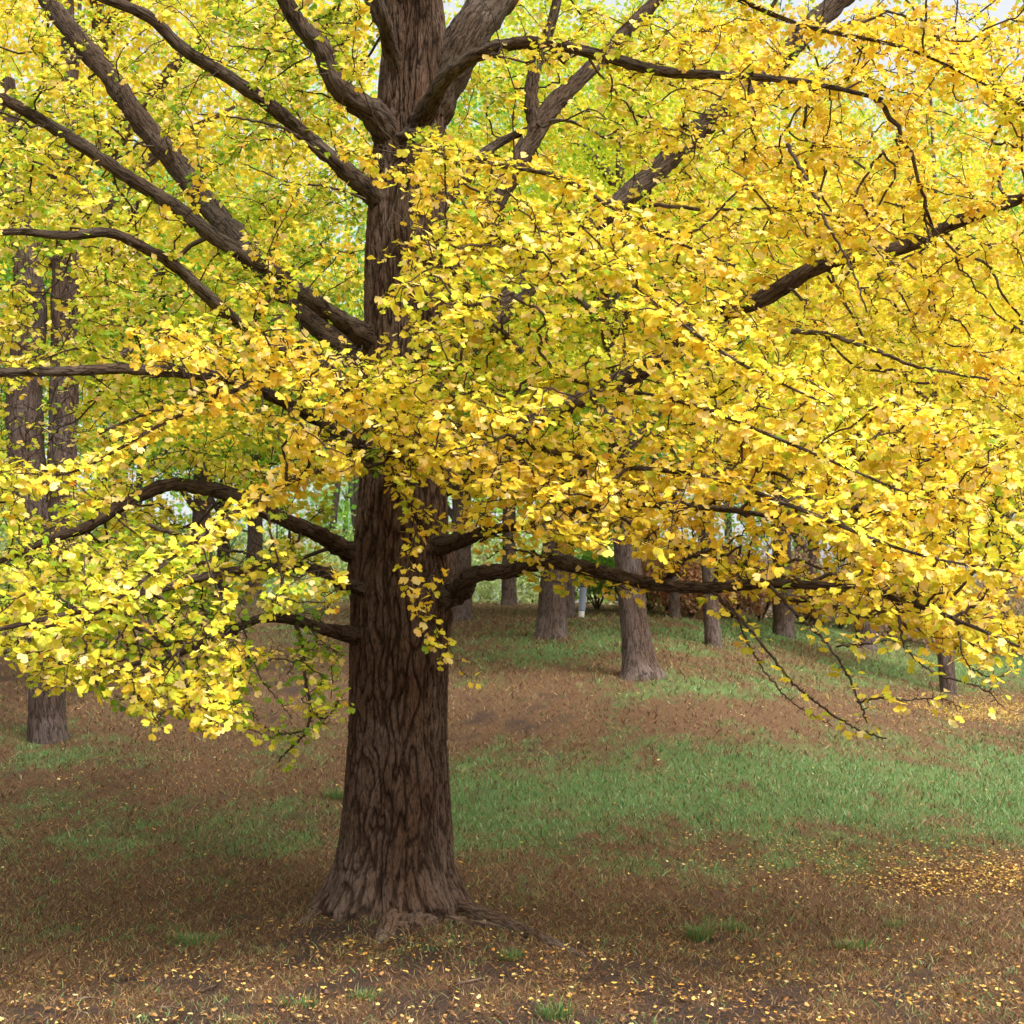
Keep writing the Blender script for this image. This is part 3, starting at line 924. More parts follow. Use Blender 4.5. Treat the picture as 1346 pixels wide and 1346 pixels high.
def prune(tips, strand, den_):
    px, py = proj(tips)
    k = np.ones(len(tips), bool)
    yb = np.interp(px, CONT[:, 0], CONT[:, 1]) + 55 * pn(px / 60, 3.3, 0) + 30 * pn(px / 20, 1.3, 0)
    k &= (py < yb + 16) | strand
    for poly, share, dmax in OPEN:
        i = in_poly(px, py, poly) & (tips[:, 1] < dmax) & ~strand
        k &= ~(i & (rng.random(len(k)) < share))
    for path, vis, pts in limb_paths:
        if vis <= 0:
            continue
        qx, qy = proj(path[::3, :3])
        qd = path[::3, 1]
        qw = path[::3, 3] / qd * FPX
        d = np.hypot(px[:, None] - qx[None], py[:, None] - qy[None])
        j = d.argmin(1)
        dm = d[np.arange(len(d)), j]
        wx = VISX.get(pts[0][:2] if isinstance(pts[0], tuple) else None)
        inx = np.ones(len(px), bool) if wx is None else np.any([(px > a_) & (px < b_) for a_, b_ in wx], axis=0)
        hit = inx & (dm < qw[j] + 7) & (tips[:, 1] < qd[j] + .15)
        k &= ~(hit & ~strand & (rng.random(len(k)) < vis))
    k &= rng.random(len(k)) < den_
    return k


kk = prune(tip, is_str, den)
# bare spurs stay on the strands
vis_sp = kk | (rng.random(len(kk)) < np.where(is_str, .65, .3))
sC = np.stack([pos[vis_sp], (pos[vis_sp] + tip[vis_sp]) / 2, tip[vis_sp]], 1)
sR = np.stack([np.full(vis_sp.sum(), .0036), np.full(vis_sp.sum(), .0032), np.full(vis_sp.sum(), .0028)], 1)
TB.append(tubes_vec(sC, sR, 3))
bag_v, bag_q, bag_uv, n0 = [], [], [], 0
for v, q, uv_ in TB:
    bag_v.append(v); bag_q.append(q + n0); bag_uv.append(uv_); n0 += len(v)
twigs = link('twigs', mesh_np('twigs', np.vstack(bag_v) - base, np.vstack(bag_q), M_twig, True, None, np.vstack(bag_uv)), tree)
twigs['kind'] = 'stuff'

tip, sdir, is_s = tip[kk], sd_[kk], is_str[kk]
nl = np.where(is_s, rng.integers(2, 4, len(tip)), rng.integers(3, 6, len(tip)))
li = np.repeat(np.arange(len(tip)), nl)
n = len(li)
pd = norm(sdir[li] * 0.5 + rand_dirs(n) * 0.85 + np.array([0, 0, -0.10]))
pl = rng.uniform(0.02, 0.055, n)
B = tip[li] + pd * pl[:, None]
B[:, 2] -= pl * 0.25
ax = norm(pd * np.array([1, 1, 0.6]) + np.array([0, 0, -0.38]) + rand_dirs(n) * 0.35)
nr = norm(np.array([0.10, -0.45, 0.95]) + rand_dirs(n) * 0.62)
sz = 0.027 + 0.034 * rng.beta(2.0, 1.6, n)
px, py = proj(B)
# greener near the bole and the low left boughs, gold to the outside right
clump = pn(B[:, 0] * 1.4, B[:, 1] * 1.4, B[:, 2] * 1.7)
hue = 0.54 + 0.20 * clump + .30 * pn(B[:, 0] * .5 + 3, B[:, 1] * .5, B[:, 2] * .6 + 7) + rng.normal(0, .10, n)
rr_ = np.hypot(B[:, 0] - TX, B[:, 1] - 12)
hue -= 0.27 * np.exp(-rr_ / 1.3)
hue -= 0.09 * smooth(11.5, 15, B[:, 1])
hue -= 0.10 * smooth(-0.3, -2.2, B[:, 0]) * smooth(9.2, 10.5, B[:, 1])
hue -= 0.09 * smooth(3.2, 2.2, B[:, 2])*smooth(0,-1.,B[:,0])
hue += 0.04 * smooth(0.5, 3.5, B[:, 0])
sp_ = rng.random(n)
hue = np.clip(hue, 0.02, 0.84)
hue = np.where(sp_ < 0.035, rng.uniform(0.88, 1.0, n), hue)
sp_ = rng.random(n)
hue = np.where(sp_ < 0.18, rng.uniform(0.86, 0.94, n), hue)
crown = link('crown', leaves_mesh('crown', B, ax, nr, sz, hue, M_leaf, stalk=tip[li], origin=base), tree)
print('MAIN LEAVES', n, 'attractors', n_att)

# surface roots --------------------------------------------------------
def root(pts):
    q = []
    for px_, py_, r_, sink in pts:
        g = ghit(px_, py_)
        q.append([g[0], g[1], g[2] - r_ * sink, r_])
    tube('root', catmull(q, 10), M_root, tree, base, sides=18, wob=.3, seed=float(pts[0][0]) * .01)


root([(560, 1180, .15, .2), (590, 1192, .12, .0), (615, 1203, .088, .0), (650, 1216, .078, -.1), (690, 1230, .066, -.05), (730, 1245, .05, .15), (770, 1258, .025, .8)])
root([(590, 1212, .06, .0), (615, 1218, .04, -.2), (645, 1222, .026, -.3), (672, 1228, .02, -.2), (700, 1243, .014, .6)])
root([(450, 1190, .10, .3), (425, 1200, .07, .35), (402, 1212, .05, .5), (380, 1222, .03, .9)])
root([(520, 1205, .14, .2), (508, 1222, .09, .45), (500, 1240, .05, .9)])


# knobbly pale bulge at the foot
def bulge(px_, py_, r_, sq):
    g = ghit(px_, py_)
    th, ph = np.meshgrid(np.linspace(0, 2 * np.pi, 40, endpoint=False), np.linspace(0.02, math.pi - .02, 24))
    d = np.stack([np.sin(ph) * np.cos(th), np.sin(ph) * np.sin(th), np.cos(ph)], -1)
    rr = r_ * (1 + .35 * pn(d[..., 0] * 2.1 + px_, d[..., 1] * 2.1, d[..., 2] * 2.1) + .15 * pn(d[..., 0] * 7, d[..., 1] * 7 + px_, d[..., 2] * 7))
    v = d * rr[..., None] * np.array([1, .8, sq]) + g - base + np.array([0, .1, .0])
    i = np.arange(24 * 40).reshape(24, 40)
    f = np.stack([i[:-1], np.roll(i, -1, 1)[:-1], np.roll(i, -1, 1)[1:], i[1:]], -1).reshape(-1, 4)
    uv = d.reshape(-1, 3) * r_
    link('root', mesh_np('root_burl', v.reshape(-1, 3), f, M_root, True, None, uv), tree)


bulge(550, 1222, .15, .6)
bulge(520, 1222, .10, .5)

# ==================================================================  BACKGROUND TREES
_D4 = np.array([(0, 0, 0), (-.5, .55, .08), (0, 1, -.03), (.5, .55, .08)])
_D4F = np.array([(0, 3, 2, 1)])


def crown_mesh(name, seed, nclump, nleaf, rx, rz, z0, leaf, hue0, hue_s, mat):
    g = np.random.default_rng(seed)
    d = norm(g.normal(size=(nclump, 3)))
    r = g.random(nclump) ** 0.42
    c = d * r[:, None] * np.array([rx, rx, rz])
    c[:, 2] += z0 + rz
    # lopsided
    c[:, 0] += 0.5 * pn(c[:, 2] * .5, seed * 1.0, 0)
    k = np.repeat(np.arange(nclump), nleaf)
    n = len(k)
    sizec = g.uniform(.5, 1.25, nclump)[k]
    B = c[k] + g.normal(size=(n, 3)) * np.array([.42, .42, .16]) * sizec[:, None]
    B[:, 2] -= 0.12 * np.hypot(B[:, 0] - c[k, 0], B[:, 1] - c[k, 1])
    A = norm(g.normal(size=(n, 3)) + np.array([0, 0, -.4]))
    Nn = norm(g.normal(size=(n, 3)) * .7 + np.array([0, 0, 1.]))
    s = g.uniform(.7, 1.2, n) * leaf
    hue = np.clip(hue0 + hue_s * (pn(c[:, 0] * .8, c[:, 1] * .8, c[:, 2] * .8)[k] * 1.6 + g.normal(0, .35, n)), 0.01, .86)
    me = leaves_mesh(name, B, A, Nn, s, hue, mat, template=_D4, tf=_D4F)
    return me, c


def limb_meshes(centers, z0, rz, seed, n=9):
    g = np.random.default_rng(seed)
    out = []
    pick = g.choice(len(centers), n, replace=False)
    for i in pick:
        e = centers[i]
        zs = max(z0 * .75, e[2] - np.hypot(e[0], e[1]) * .9)
        p0 = np.array([0, 0, zs, .10])
        mid = np.array([e[0] * .5, e[1] * .5, zs + (e[2] - zs) * .62, .065])
        b_ = Bag()
        b_.add(tube_arrays(catmull([p0, mid, [*e, .02]], 6), sides=7, wob=.2, seed=float(i)))
        out.append(b_.mesh('branch', M_farbark))
    return out


KINDS = {
    'gold': crown_mesh('crown_gold', 11, 340, 120, 3.6, 4.6, 3.4, .075, .52, .16, M_bgleaf),
    'lemon': crown_mesh('crown_lemon', 12, 340, 120, 3.4, 4.8, 3.2, .075, .36, .20, M_bgleaf),
    'lime': crown_mesh('crown_lime', 13, 340, 120, 3.5, 4.6, 3.0, .08, .08, .13, M_bgleaf),
}
KZ = {'gold': (3.4, 4.6), 'lemon': (3.2, 4.8), 'lime': (3.0, 4.6)}
KL = {k: limb_meshes(KINDS[k][1], KZ[k][0], KZ[k][1], i) for i, k in enumerate(KINDS)}


def bg_tree(px_, py_, w, kind, label, lean=(0, 0), rot=0.0, sc=1.0, flare=1.25, top=10, extra=None, back=0.0, group='trees standing on the slope behind the big ginkgo'):
    g = ghit(px_, py_)
    g[2] -= 0.06
    t = empty('ginkgo_tree', g, label, 'tree', group)
    r = w * g[1] / FPX / 2
    H = top * sc
    pts = [[0, 0, -.15, r * flare * 1.12], [0, 0, 0.03, r * flare], [lean[0] * .12, 0, .28, r * (1 + (flare - 1) * .36)], [lean[0] * .35, 0, .8, r * 1.04], [lean[0] * .7, lean[1] * .6, 1.8, r * .97],
           [lean[0], lean[1], 3, r * .92], [lean[0] * 1.1, lean[1], H * .5, r * .75], [lean[0] * 1.0, lean[1], H * .75, r * .45], [lean[0], lean[1], H, .03]]
    tube('trunk', catmull(pts, 10), M_farbark, t, np.zeros(3), sides=40, wob=.10, seed=px_ * .013)
    me, c = KINDS[kind]
    cr = link('crown', me, t)
    cr.location = (lean[0], lean[1] + back, 0)
    cr.rotation_euler = (0, 0, rot)
    cr.scale = (sc, sc, sc)
    for lm in KL[kind]:
        o_ = link('branch', lm, t)
        o_.location = (lean[0], lean[1] + back * .5, 0)
        o_.rotation_euler = (0, 0, rot)
        o_.scale = (sc, sc, sc)
    for e in (extra or []):
        tube('trunk', catmull(e, 10), M_farbark, t, np.zeros(3), sides=32, wob=.12, seed=px_ * .017)
    return t


# the tall two-stemmed tree on the left
g = ghit(65, 972)
s20 = g[1] / FPX


def rel(px_, py_, w):
    p = at(px_, py_, g[1]) - g
    return [p[0], p[1], p[2], w * s20 / 2]


bg_tree(65, 972, 10, 'gold', 'tall grey twin-stemmed tree with a short dark foot by the left edge', rot=.4, sc=1.25, top=9, back=2.6,
        extra=[[rel(64, 1000, 62), rel(64, 965, 54), rel(62, 930, 47), rel(60, 860, 44), rel(56, 780, 45), rel(48, 690, 46), rel(36, 600, 48), rel(32, 540, 47), rel(35, 470, 44), rel(40, 400, 42), rel(34, 330, 36), rel(20, 230, 28), rel(10, 100, 20)],
               [rel(66, 940, 34), rel(72, 840, 36), rel(78, 760, 40), rel(82, 680, 38), rel(82, 600, 37), rel(84, 520, 38), rel(84, 440, 34), rel(86, 360, 36), rel(92, 270, 26), rel(94, 150, 24), rel(90, 60, 20), rel(88, -60, 16)]])
bg_tree(843, 890, 36, 'lemon', 'stout brown trunk leaning slightly left with a flared reddish foot on bare soil', lean=(-.26, 0), rot=1.1, sc=1.0, flare=1.85)
bg_tree(724, 838, 35, 'lime', 'grey broad-footed trunk just left of the hanging feeder', lean=(.12, 0), rot=2.2, flare=1.4)
bg_tree(748, 812, 15, 'lime', 'thin trunk half hidden behind the broad-footed trunk by the feeder', rot=.2)
bg_tree(669, 796, 19, 'lime', 'slim trunk on the crest between the big ginkgo and the broad-footed trunk', rot=3.3)
bg_tree(606, 815, 27, 'lime', 'grey trunk close beside the right side of the big ginkgo bole', rot=4.4, flare=1.15)
bg_tree(938, 850, 20, 'gold', 'slender grey trunk under the arching limb, right of the leaning stout trunk', lean=(-.1, 0), rot=5.0, sc=1.05)
bg_tree(1030, 836, 26, 'gold', 'grey trunk behind the drooping bare shoots on the lawn', rot=1.7, sc=1.1)
bg_tree(1138, 853, 24, 'gold', 'short-looking grey trunk on the lawn just under the right foliage hem', rot=2.9)
bg_tree(1176, 838, 17, 'lemon', 'thin dim trunk just behind the grey trunk under the right foliage hem', rot=.9)
bg_tree(1247, 912, 20, 'gold', 'nearest thin brown trunk at the right, its foot in a carpet of yellow leaves', lean=(-.08, 0), rot=3.8, sc=1.0, flare=1.1)
bg_tree(1330, 850, 22, 'lemon', 'trunk near the right edge behind the dense yellow foliage', rot=.3)
bg_tree(262, 800, 27, 'lime', 'widest of the dark trunks seen under the arching limb on the left', rot=5.6, sc=1.1)
bg_tree(292, 790, 17, 'lime', 'thin middle trunk of the row under the arching limb on the left', rot=4.1, sc=1.1)
bg_tree(333, 795, 21, 'lemon', 'trunk nearest the big ginkgo in the row under the left arching limb', rot=2.5)
bg_tree(151, 812, 24, 'lime', 'grey trunk between the twin-stemmed tree and the row of dark trunks', rot=1.2, sc=1.15)
bg_tree(453, 780, 12, 'lime', 'very thin far trunk touching the left side of the big bole', rot=.6, sc=1.1)
bg_tree(887, 812, 13, 'lime', 'pale thin far trunk among the russet shrubs', rot=2.0)
bg_tree(1070, 822, 12, 'lime', 'thin far trunk among the shrubs at the top of the lawn', rot=4.9)
bg_tree(-60, 800, 30, 'lime', 'tree just beyond the left edge, its yellow crown behind the twin stems', rot=3.0, sc=1.3)
bg_tree(1440, 870, 26, 'gold', 'tree beyond the right edge with a golden crown', rot=1.5, sc=1.2)

bg_tree(1215, 828, 26, 'lemon', 'very tall far tree whose yellow-green crown closes the top right of the view', rot=.5, sc=2.1)
bg_tree(1385, 832, 26, 'gold', 'very tall far tree beyond the right edge with golden crown top', rot=2.5, sc=2.2)
# ---- the wood beyond: individual crowns melt into one mass
g2 = np.random.default_rng(5)
nc = 1700
cx = g2.uniform(-42, 42, nc)
cy = g2.uniform(52, 84, nc)
cz = 6 + g2.random(nc) * 28
v = pn(cx * .16, cy * .1, cz * .16)
right = smooth(8, 26, cx) * .16 + smooth(20, 30, cz) * .1
keep = (v > -.22 + right) & ~((cz < 9) & (g2.random(nc) < .35))
cx, cy, cz = cx[keep], cy[keep], cz[keep]
nlf = 110
k = np.repeat(np.arange(len(cx)), nlf)
n = len(k)
B = np.stack([cx, cy, cz], 1)[k] + g2.normal(size=(n, 3)) * np.array([1.1, 1.1, .6])
A = norm(g2.normal(size=(n, 3)) + np.array([0, 0, -.3]))
Nn = norm(g2.normal(size=(n, 3)) * .8 + np.array([0, -.3, .9]))
hue = np.clip(.55 + .9 * pn(cx * .12, cy * .12, cz * .12)[k] + g2.normal(0, .16, n), 0, 1)
woods = link('distant_woods', leaves_mesh('distant_woods', B, A, Nn, g2.uniform(.16, .30, n), hue, M_green, template=_D4, tf=_D4F))
tag(woods, kind='stuff', label='bright green far-off woodland foliage behind the yellow trees', category='woodland')
nu = 1500
cx, cy = g2.uniform(-30, 34, nu), g2.uniform(47, 62, nu)
cz = hgt(cx, cy) + g2.uniform(.1, 2.6, nu) * (.55 + .9 * np.clip(pn(cx * .3, cy * .3, 7.) + .4, 0, 1))
k = np.repeat(np.arange(nu), 70)
n = len(k)
B = np.stack([cx, cy, cz], 1)[k] + g2.normal(size=(n, 3)) * np.array([.6, .6, .3])
rus = np.clip(smooth(3, 9, cx) * .75 + 1.5 * pn(cx * .35, cy * .35, 3.), 0, 1)[k]
hue = np.clip(.95 - .85 * rus + g2.normal(0, .1, n), 0, 1)
M_under = leaf_mat('undergrowth_leaf', [(0, (.40, .19, .13)), (.35, (.58, .38, .27)), (.6, (.55, .52, .28)), (1, (.38, .52, .18))], .35)
under = link('undergrowth', leaves_mesh('undergrowth', B, norm(g2.normal(size=(n, 3))), norm(g2.normal(size=(n, 3)) * .8 + np.array([0, -.4, .8])), g2.uniform(.07, .16, n), hue, M_under, template=_D4, tf=_D4F))
tag(under, kind='stuff', label='tangled low brush, russet and green, beyond the top of the slope', category='undergrowth')
wb = Bag()
for i in range(46):
    x_ = g2.uniform(-40, 40)
    y_ = g2.uniform(54, 82)
    z_ = float(hgt(x_, y_))
    r_ = g2.uniform(.14, .3)
    wb.add(tube_arrays(catmull([[x_, y_, z_ - .2, r_ * 1.3], [x_, y_, z_ + 3, r_], [x_ + g2.normal() * .5, y_, z_ + 12, r_ * .7], [x_ + g2.normal(), y_, z_ + 24, .05]], 5), sides=8, wob=.1, seed=i * .7))
link('trunks', wb.mesh('trunks', M_farbark), woods)

# ---- shrubs along the top of the lawn
def shrub(px_, py_, h_, w_, mat, label, seed, group):
    gg = np.random.default_rng(seed)
    p = ghit(px_, py_)
    t = empty('shrub', p, label, 'shrub', group)
    n_ = 60
    b_ = Bag()
    ends = []
    for i in range(14):
        a = gg.uniform(0, 6.28)
        e = np.array([math.cos(a) * w_ * .45 * gg.random() ** .5, math.sin(a) * w_ * .45 * gg.random() ** .5, h_ * gg.uniform(.6, 1)])
        ends.append(e)
        b_.add(tube_arrays(catmull([[0, 0, -.05, .02], [e[0] * .4, e[1] * .4, e[2] * .5, .014], [*e, .004]], 4), sides=5, seed=float(i)))
    link('stems', b_.mesh('stems', M_twig), t)
    c = np.array([ends[i % 14] for i in range(n_)]) * gg.uniform(.45, 1.05, (n_, 1)) + gg.normal(size=(n_, 3)) * .18
    k_ = np.repeat(np.arange(n_), 55)
    B_ = c[k_] + gg.normal(size=(len(k_), 3)) * np.array([.2, .2, .13])
    B_[:, 2] = np.maximum(B_[:, 2], .05)
    hue_ = np.clip(.5 + .9 * pn(c[:, 0] * 2, c[:, 1] * 2 + seed, c[:, 2] * 2)[k_] + gg.normal(0, .18, len(k_)), 0, 1)
    link('foliage', leaves_mesh('foliage', B_, norm(gg.normal(size=B_.shape)), norm(gg.normal(size=B_.shape) + np.array([0, -.3, .8])), gg.uniform(.06, .13, len(k_)), hue_, mat, template=_D4, tf=_D4F), t)


RS = 'russet shrubs along the top of the lawn'
GS = 'green shrubs along the crest'
shrub(880, 808, 1.8, 2.6, M_russet, 'reddish shrub behind the pale thin trunk', 1, RS)
shrub(910, 812, 1.5, 2.4, M_russet, 'rusty shrub just left of the slender grey trunk', 2, RS)
shrub(965, 814, 1.7, 2.8, M_russet, 'rust-brown shrub just right of the slender grey trunk', 3, RS)
shrub(1000, 816, 2.0, 3.0, M_russet, 'brown shrub left of the trunk with the bare shoots before it', 4, RS)
shrub(1055, 820, 1.6, 3.0, M_russet, 'brown shrub around the thin trunk at the lawn top', 5, RS)
shrub(1105, 826, 1.9, 3.0, M_russet, 'brown shrub left of the grey trunk under the foliage hem', 6, RS)
shrub(1200, 834, 1.8, 3.2, M_russet, 'brown shrub right of the two trunks under the foliage hem', 7, RS)
shrub(820, 802, 2.2, 2.6, M_green, 'green shrub just behind the leaning stout trunk', 8, GS)
shrub(785, 802, 1.9, 2.6, M_green, 'green shrub right behind the hanging feeder', 9, GS)
shrub(700, 792, 2.2, 2.4, M_green, 'green shrub left of the broad-footed trunk', 10, GS)
shrub(645, 788, 2.0, 2.4, M_green, 'green shrub beside the slim crest trunk', 11, GS)
shrub(855, 803, 1.7, 2.2, M_green, 'green shrub right of the leaning stout trunk', 12, GS)
shrub(425, 776, 1.8, 2.4, M_green, 'green shrub seen left of the big bole', 13, GS)
shrub(375, 774, 2.0, 2.4, M_green, 'green shrub on the crest beyond the low left limb', 14, GS)
shrub(215, 780, 2.2, 2.8, M_green, 'green shrub left of the dark trunk row', 15, GS)
shrub(110, 785, 2.2, 2.8, M_green, 'green shrub beside the twin-stemmed tree', 16, GS)

# ---- hanging feeder tube
def simple(name, col, rough=.4, metal=0.0):
    m_, N_, L_ = new_mat(name)
    b_ = N_.new('ShaderNodeBsdfPrincipled')
    nz = N_.new('ShaderNodeTexNoise')
    nz.inputs['Scale'].default_value = 30
    r_ = ramp(N_, [(.3, tuple(c * .8 for c in col)), (.7, col)])
    L_.new(nz.outputs[0], r_.inputs[0])
    L_.new(r_.outputs[0], b_.inputs['Base Color'])
    b_.inputs['Roughness'].default_value = rough
    b_.inputs['Metallic'].default_value = metal
    o_ = N_.new('ShaderNodeOutputMaterial')
    L_.new(b_.outputs[0], o_.inputs[0])
    return m_


FD = 25.5
ft, fb = at(767, 771, FD), at(764, 812, FD)
fd = empty('bird_feeder', fb, 'grey tube feeder with white bottom cup hanging beside the broad-footed trunk', 'feeder')
ax_ = (ft - fb)
Lf = np.linalg.norm(ax_)
ax_ = ax_ / Lf


def ftube(name, segs, mat):
    b_ = Bag()
    b_.add(tube_arrays(np.array([[*(ax_ * s), r_] for s, r_ in segs]), sides=20))
    return link(name, b_.mesh(name, mat, True), fd)


M_fg = simple('feeder_grey', (.17, .20, .26), .45)
M_fw = simple('feeder_white', (.6, .6, .56), .4)
M_fd = simple('dark_wire', (.03, .03, .03), .5)
ftube('bottom_cup', [(0, .02), (.005, .045), (.02, .05), (.10, .052), (.125, .05), (.13, .03)], M_fw)
ftube('tube', [(.115, .03), (.118, .058), (.13, .062), (.16, .060), (.48, .060), (.50, .063), (Lf * .98, .062), (Lf, .05)], M_fg)
ftube('cap', [(Lf - .012, .05), (Lf - .01, .072), (Lf + .012, .072), (Lf + .03, .05), (Lf + .045, .012)], M_fd)
hb = Bag()
top_z = 1.6
hb.add(tube_arrays(catmull([[*(ax_ * (Lf + .03)), .006], [*(ax_ * (Lf + .09) + np.array([.03, 0, 0])), .006], [*(ax_ * (Lf + .15)), .006], [ax_[0] * Lf - .02, 0, Lf + top_z, .004]], 8), sides=6))
link('hook_wire', hb.mesh('hook_wire', M_fd), fd)

# ==================================================================  GROUND COVER
def sample_ground(n, d0, d1, power=1.0, um=.47):
    t = rng.random(n)
    D = (d0 ** -power + t * (d1 ** -power - d0 ** -power)) ** (-1 / power)
    u = rng.uniform(-um, um, n)
    x = u * D
    return np.stack([x, D, hgt(x, D)], 1)


NG = 520000
G = sample_ground(NG, 6.6, 46, .8)
gm, sm = green_mask(G), soil_shade_mask(G)
keep = rng.random(NG) < np.clip(0.50 + .6 * gm - .62 * sm, .12, 1)
keep &= np.hypot(G[:, 0] - TX, (G[:, 1] - 12)) > .5
keep &= rng.random(NG) > .6 * np.clip(litter_mask(G), 0, 1)
G, gm = G[keep], gm[keep]
n = len(G)
near = np.clip(G[:, 1] / 12, .7, 3.0)
hh = rng.uniform(.02, .065, n) * (0.85 + .25 * gm) * np.sqrt(near)
ww = rng.uniform(.0022, .0052, n) * near
ang = rng.uniform(0, 2 * np.pi, n)
sd2 = np.stack([np.cos(ang), np.sin(ang), np.zeros(n)], 1)
lean = rng.normal(size=(n, 3)) * np.array([1, 1, 0]) * (hh * (.55 + .6 * (1 - gm)))[:, None]
v0 = G - sd2 * ww[:, None]
v1 = G + sd2 * ww[:, None]
md = G + lean * .4 + np.array([0, 0, 1.]) * (hh * .6)[:, None]
v2 = md + sd2 * (ww * .7)[:, None]
v3 = md - sd2 * (ww * .7)[:, None]
v4 = G + lean + np.array([0, 0, 1.]) * (hh * .95)[:, None]
V = np.stack([v0, v1, v2, v3, v4], 1).reshape(-1, 3)
bi = (np.arange(n) * 5)[:, None]
q_ = bi + np.array([[0, 1, 2, 3]])
t_ = bi + np.array([[3, 2, 4]])
isg = rng.random(n) < np.clip(gm * .95 + .02, .07, .80)
hue = np.where(isg, rng.uniform(.62, 1, n), rng.uniform(0, .58, n) ** 1.1)
gr = link('grass', mesh_np('grass', V, [q_, t_], M_grass, False, {'hue': np.repeat(hue, 5)}))
tag(gr, kind='stuff', label='short green and dried brown grass covering the slope', category='grass')

# fallen leaves
NLt = 260000
G = sample_ground(NLt, 6.6, 42, 1.0)
lm = litter_mask(G)
keep = rng.random(NLt) < lm * .24
G = G[keep]
ex = []
for d0, d1, u0, u1, cx_, cy_, rx_, ry_, dn in ((27, 50, .15, .45, 1290, 940, 170, 17, .8), (13, 18.5, .12, .45, 1290, 1150, 150, 24, .17), (13, 19, .05, .4, 1060, 1128, 130, 26, .045)):
    m_ = 160000
    D_ = rng.uniform(d0, d1, m_)
    x_ = rng.uniform(u0, u1, m_) * D_
    Q = np.stack([x_, D_, hgt(x_, D_)], 1)
    a_, b_ = proj(Q)
    w_ = blob(a_, b_, cx_, cy_, rx_, ry_) * (1 + 1.8 * pn(x_ * 1.5, D_ * 1.1, 31.) + .8 * pn(x_ * 5, D_ * 4, 32.))
    ex.append(Q[rng.random(m_) < w_ * dn])
G = np.vstack([G] + ex)
n = len(G)
px, py = proj(G)
fresh = np.clip(blob(px, py, 1290, 945, 260, 40) + .55 * blob(px, py, 1250, 1150, 220, 50), 0, 1)
dead = rng.random(n) < .74 - .45 * fresh
hue = np.where(dead, rng.uniform(0, .45, n), rng.uniform(.5, .93, n))
hue = np.where(rng.random(n) < .05, .99, hue)
B = G + np.array([0, 0, 1.]) * (rng.uniform(.008, .04, n) * np.clip(G[:, 1] / 13, 1, 2.6))[:, None]
ang = rng.uniform(0, 2 * np.pi, n)
A = np.stack([np.cos(ang), np.sin(ang), rng.normal(0, .25, n)], 1)
Nn = norm(rand_dirs(n) * .45 + np.array([0, 0, 1.]))
lit = link('fallen_leaves', leaves_mesh('fallen_leaves', B, A, Nn, rng.uniform(.011, .030, n), hue, M_litter))
tag(lit, kind='stuff', label='yellow and tan fallen ginkgo leaves strewn on the ground', category='leaf litter')
print('LITTER', n, 'GRASS', len(bi))


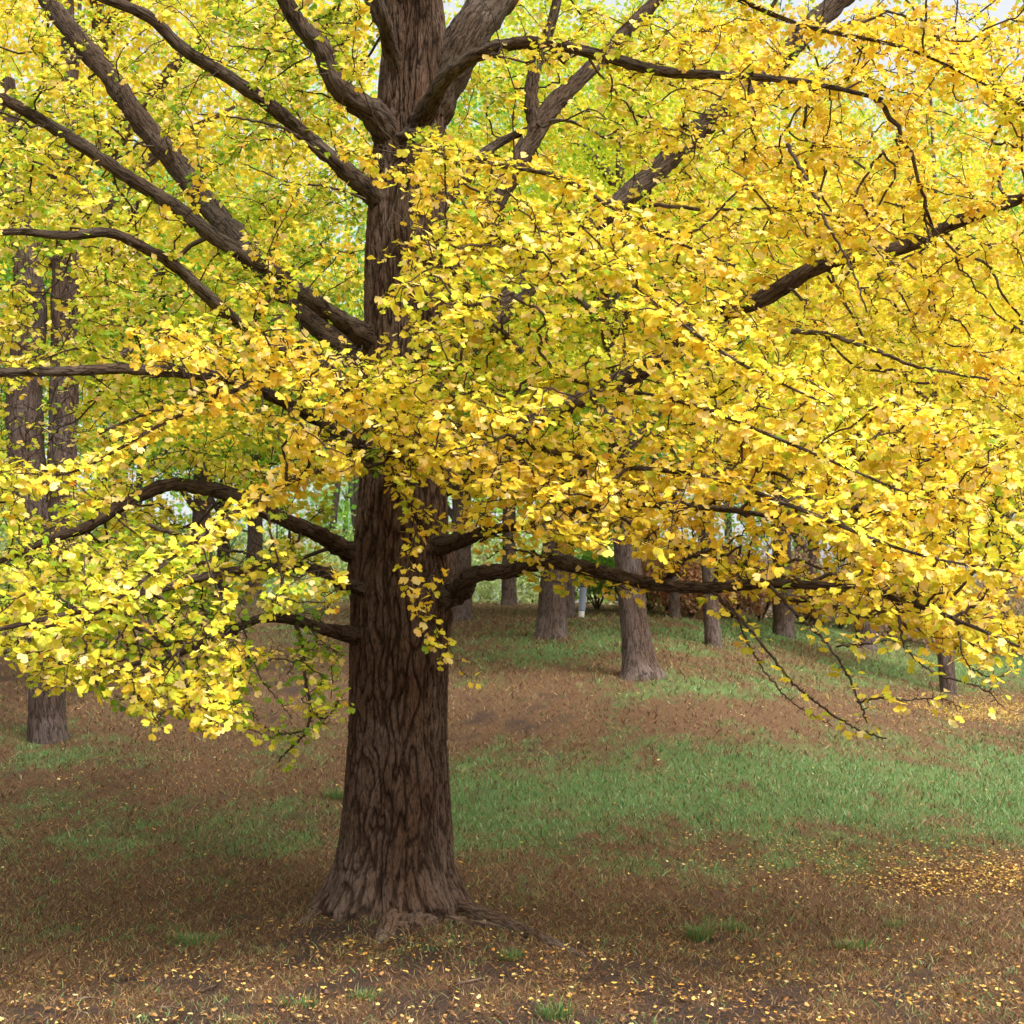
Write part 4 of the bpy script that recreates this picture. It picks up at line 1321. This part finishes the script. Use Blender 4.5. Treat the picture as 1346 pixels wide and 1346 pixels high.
# green tufts
def tuft(px_, py_, h_, r_, nb, label, seed):
    gg = np.random.default_rng(seed)
    p = ghit(px_, py_)
    a = gg.uniform(0, 6.28, nb)
    rr = r_ * np.sqrt(gg.random(nb))
    b0 = np.stack([rr * np.cos(a), rr * np.sin(a), np.zeros(nb)], 1)
    ld = np.stack([np.cos(a), np.sin(a), np.zeros(nb)], 1) * gg.uniform(.1, 1.0, (nb, 1)) + gg.normal(size=(nb, 3)) * .3
    h = h_ * gg.uniform(.25, 1.1, nb)
    b0[:, 0] *= 1.35
    s = np.stack([-np.sin(a), np.cos(a), np.zeros(nb)], 1) * .003
    m_ = b0 + ld * (h * .35)[:, None] + np.array([0, 0, 1.]) * (h * .6)[:, None]
    tp_ = b0 + ld * h[:, None] + np.array([0, 0, 1.]) * (h * .95)[:, None]
    V_ = np.stack([b0 - s, b0 + s, m_ + s, m_ - s, tp_], 1).reshape(-1, 3)
    bi_ = (np.arange(nb) * 5)[:, None]
    o_ = link('grass_tuft', mesh_np('grass_tuft', V_, [bi_ + np.array([[0, 1, 2, 3]]), bi_ + np.array([[3, 2, 4]])], M_grass, False, {'hue': np.repeat(np.where(gg.random(nb) < .2, gg.uniform(.3, .6, nb), gg.uniform(.62, .78, nb)), 5)}))
    o_.location = [float(c) for c in p]
    tag(o_, label=label, category='grass tuft', group='green tufts in the brown thatch')


tuft(919, 1238, .13, .07, 320, 'upright dark green tuft on brown thatch, larger of a neighbouring pair', 1)
tuft(962, 1224, .07, .08, 160, 'small flat green tuft beside the upright dark tuft', 2)
tuft(1125, 1246, .07, .12, 180, 'low spreading green tuft in the brown foreground on the right', 3)
tuft(252, 1240, .08, .14, 260, 'low green tuft left of the ginkgo roots', 4)
tuft(732, 1342, .10, .08, 170, 'broad green tuft at the bottom edge of the view', 5)
tuft(440, 1052, .12, .10, 200, 'green tuft just left of the big bole', 6)
tuft(395, 1325, .06, .09, 110, 'green tuft among fallen leaves in the near left foreground', 7)
tuft(1178, 1222, .07, .06, 120, 'tiny green tuft far right in the brown thatch', 8)
tuft(672, 1262, .08, .06, 120, 'thin green tuft below the long surface root', 9)
tuft(480, 1318, .06, .08, 100, 'green tuft below the foot of the big ginkgo near the bottom', 10)


def stick(pts, r_, label):
    q = []
    for px_, py_ in pts:
        p = ghit(px_, py_)
        q.append([p[0], p[1], p[2] + .018, r_])
    q[-1][3] = r_ * .4
    o_p = np.array(q[0][:3])
    o_ = tube('stick', catmull(q, 6), M_root, None, o_p, sides=7, wob=.2, seed=pts[0][0] * .01)
    o_.location = [float(c) for c in o_p]
    tag(o_, label=label, category='stick', group='fallen sticks in the foreground')


stick([(262, 1312), (275, 1305), (284, 1300), (290, 1290)], .007, 'crooked pale stick with an upturned end, left foreground')
stick([(92, 1322), (115, 1318), (138, 1320)], .007, 'short pale stick lying level near the bottom left')
stick([(205, 1332), (228, 1329), (243, 1333)], .006, 'short straight stick between the crooked stick and the level stick')
stick([(600, 1298), (625, 1296), (648, 1292)], .006, 'thin stick below the ginkgo foot')
stick([(925, 1258), (938, 1252), (948, 1251)], .006, 'tiny stick below the upright green tuft')
stick([(212, 1312), (232, 1311), (250, 1313)], .005, 'thin faint stick just left of the crooked pale stick')
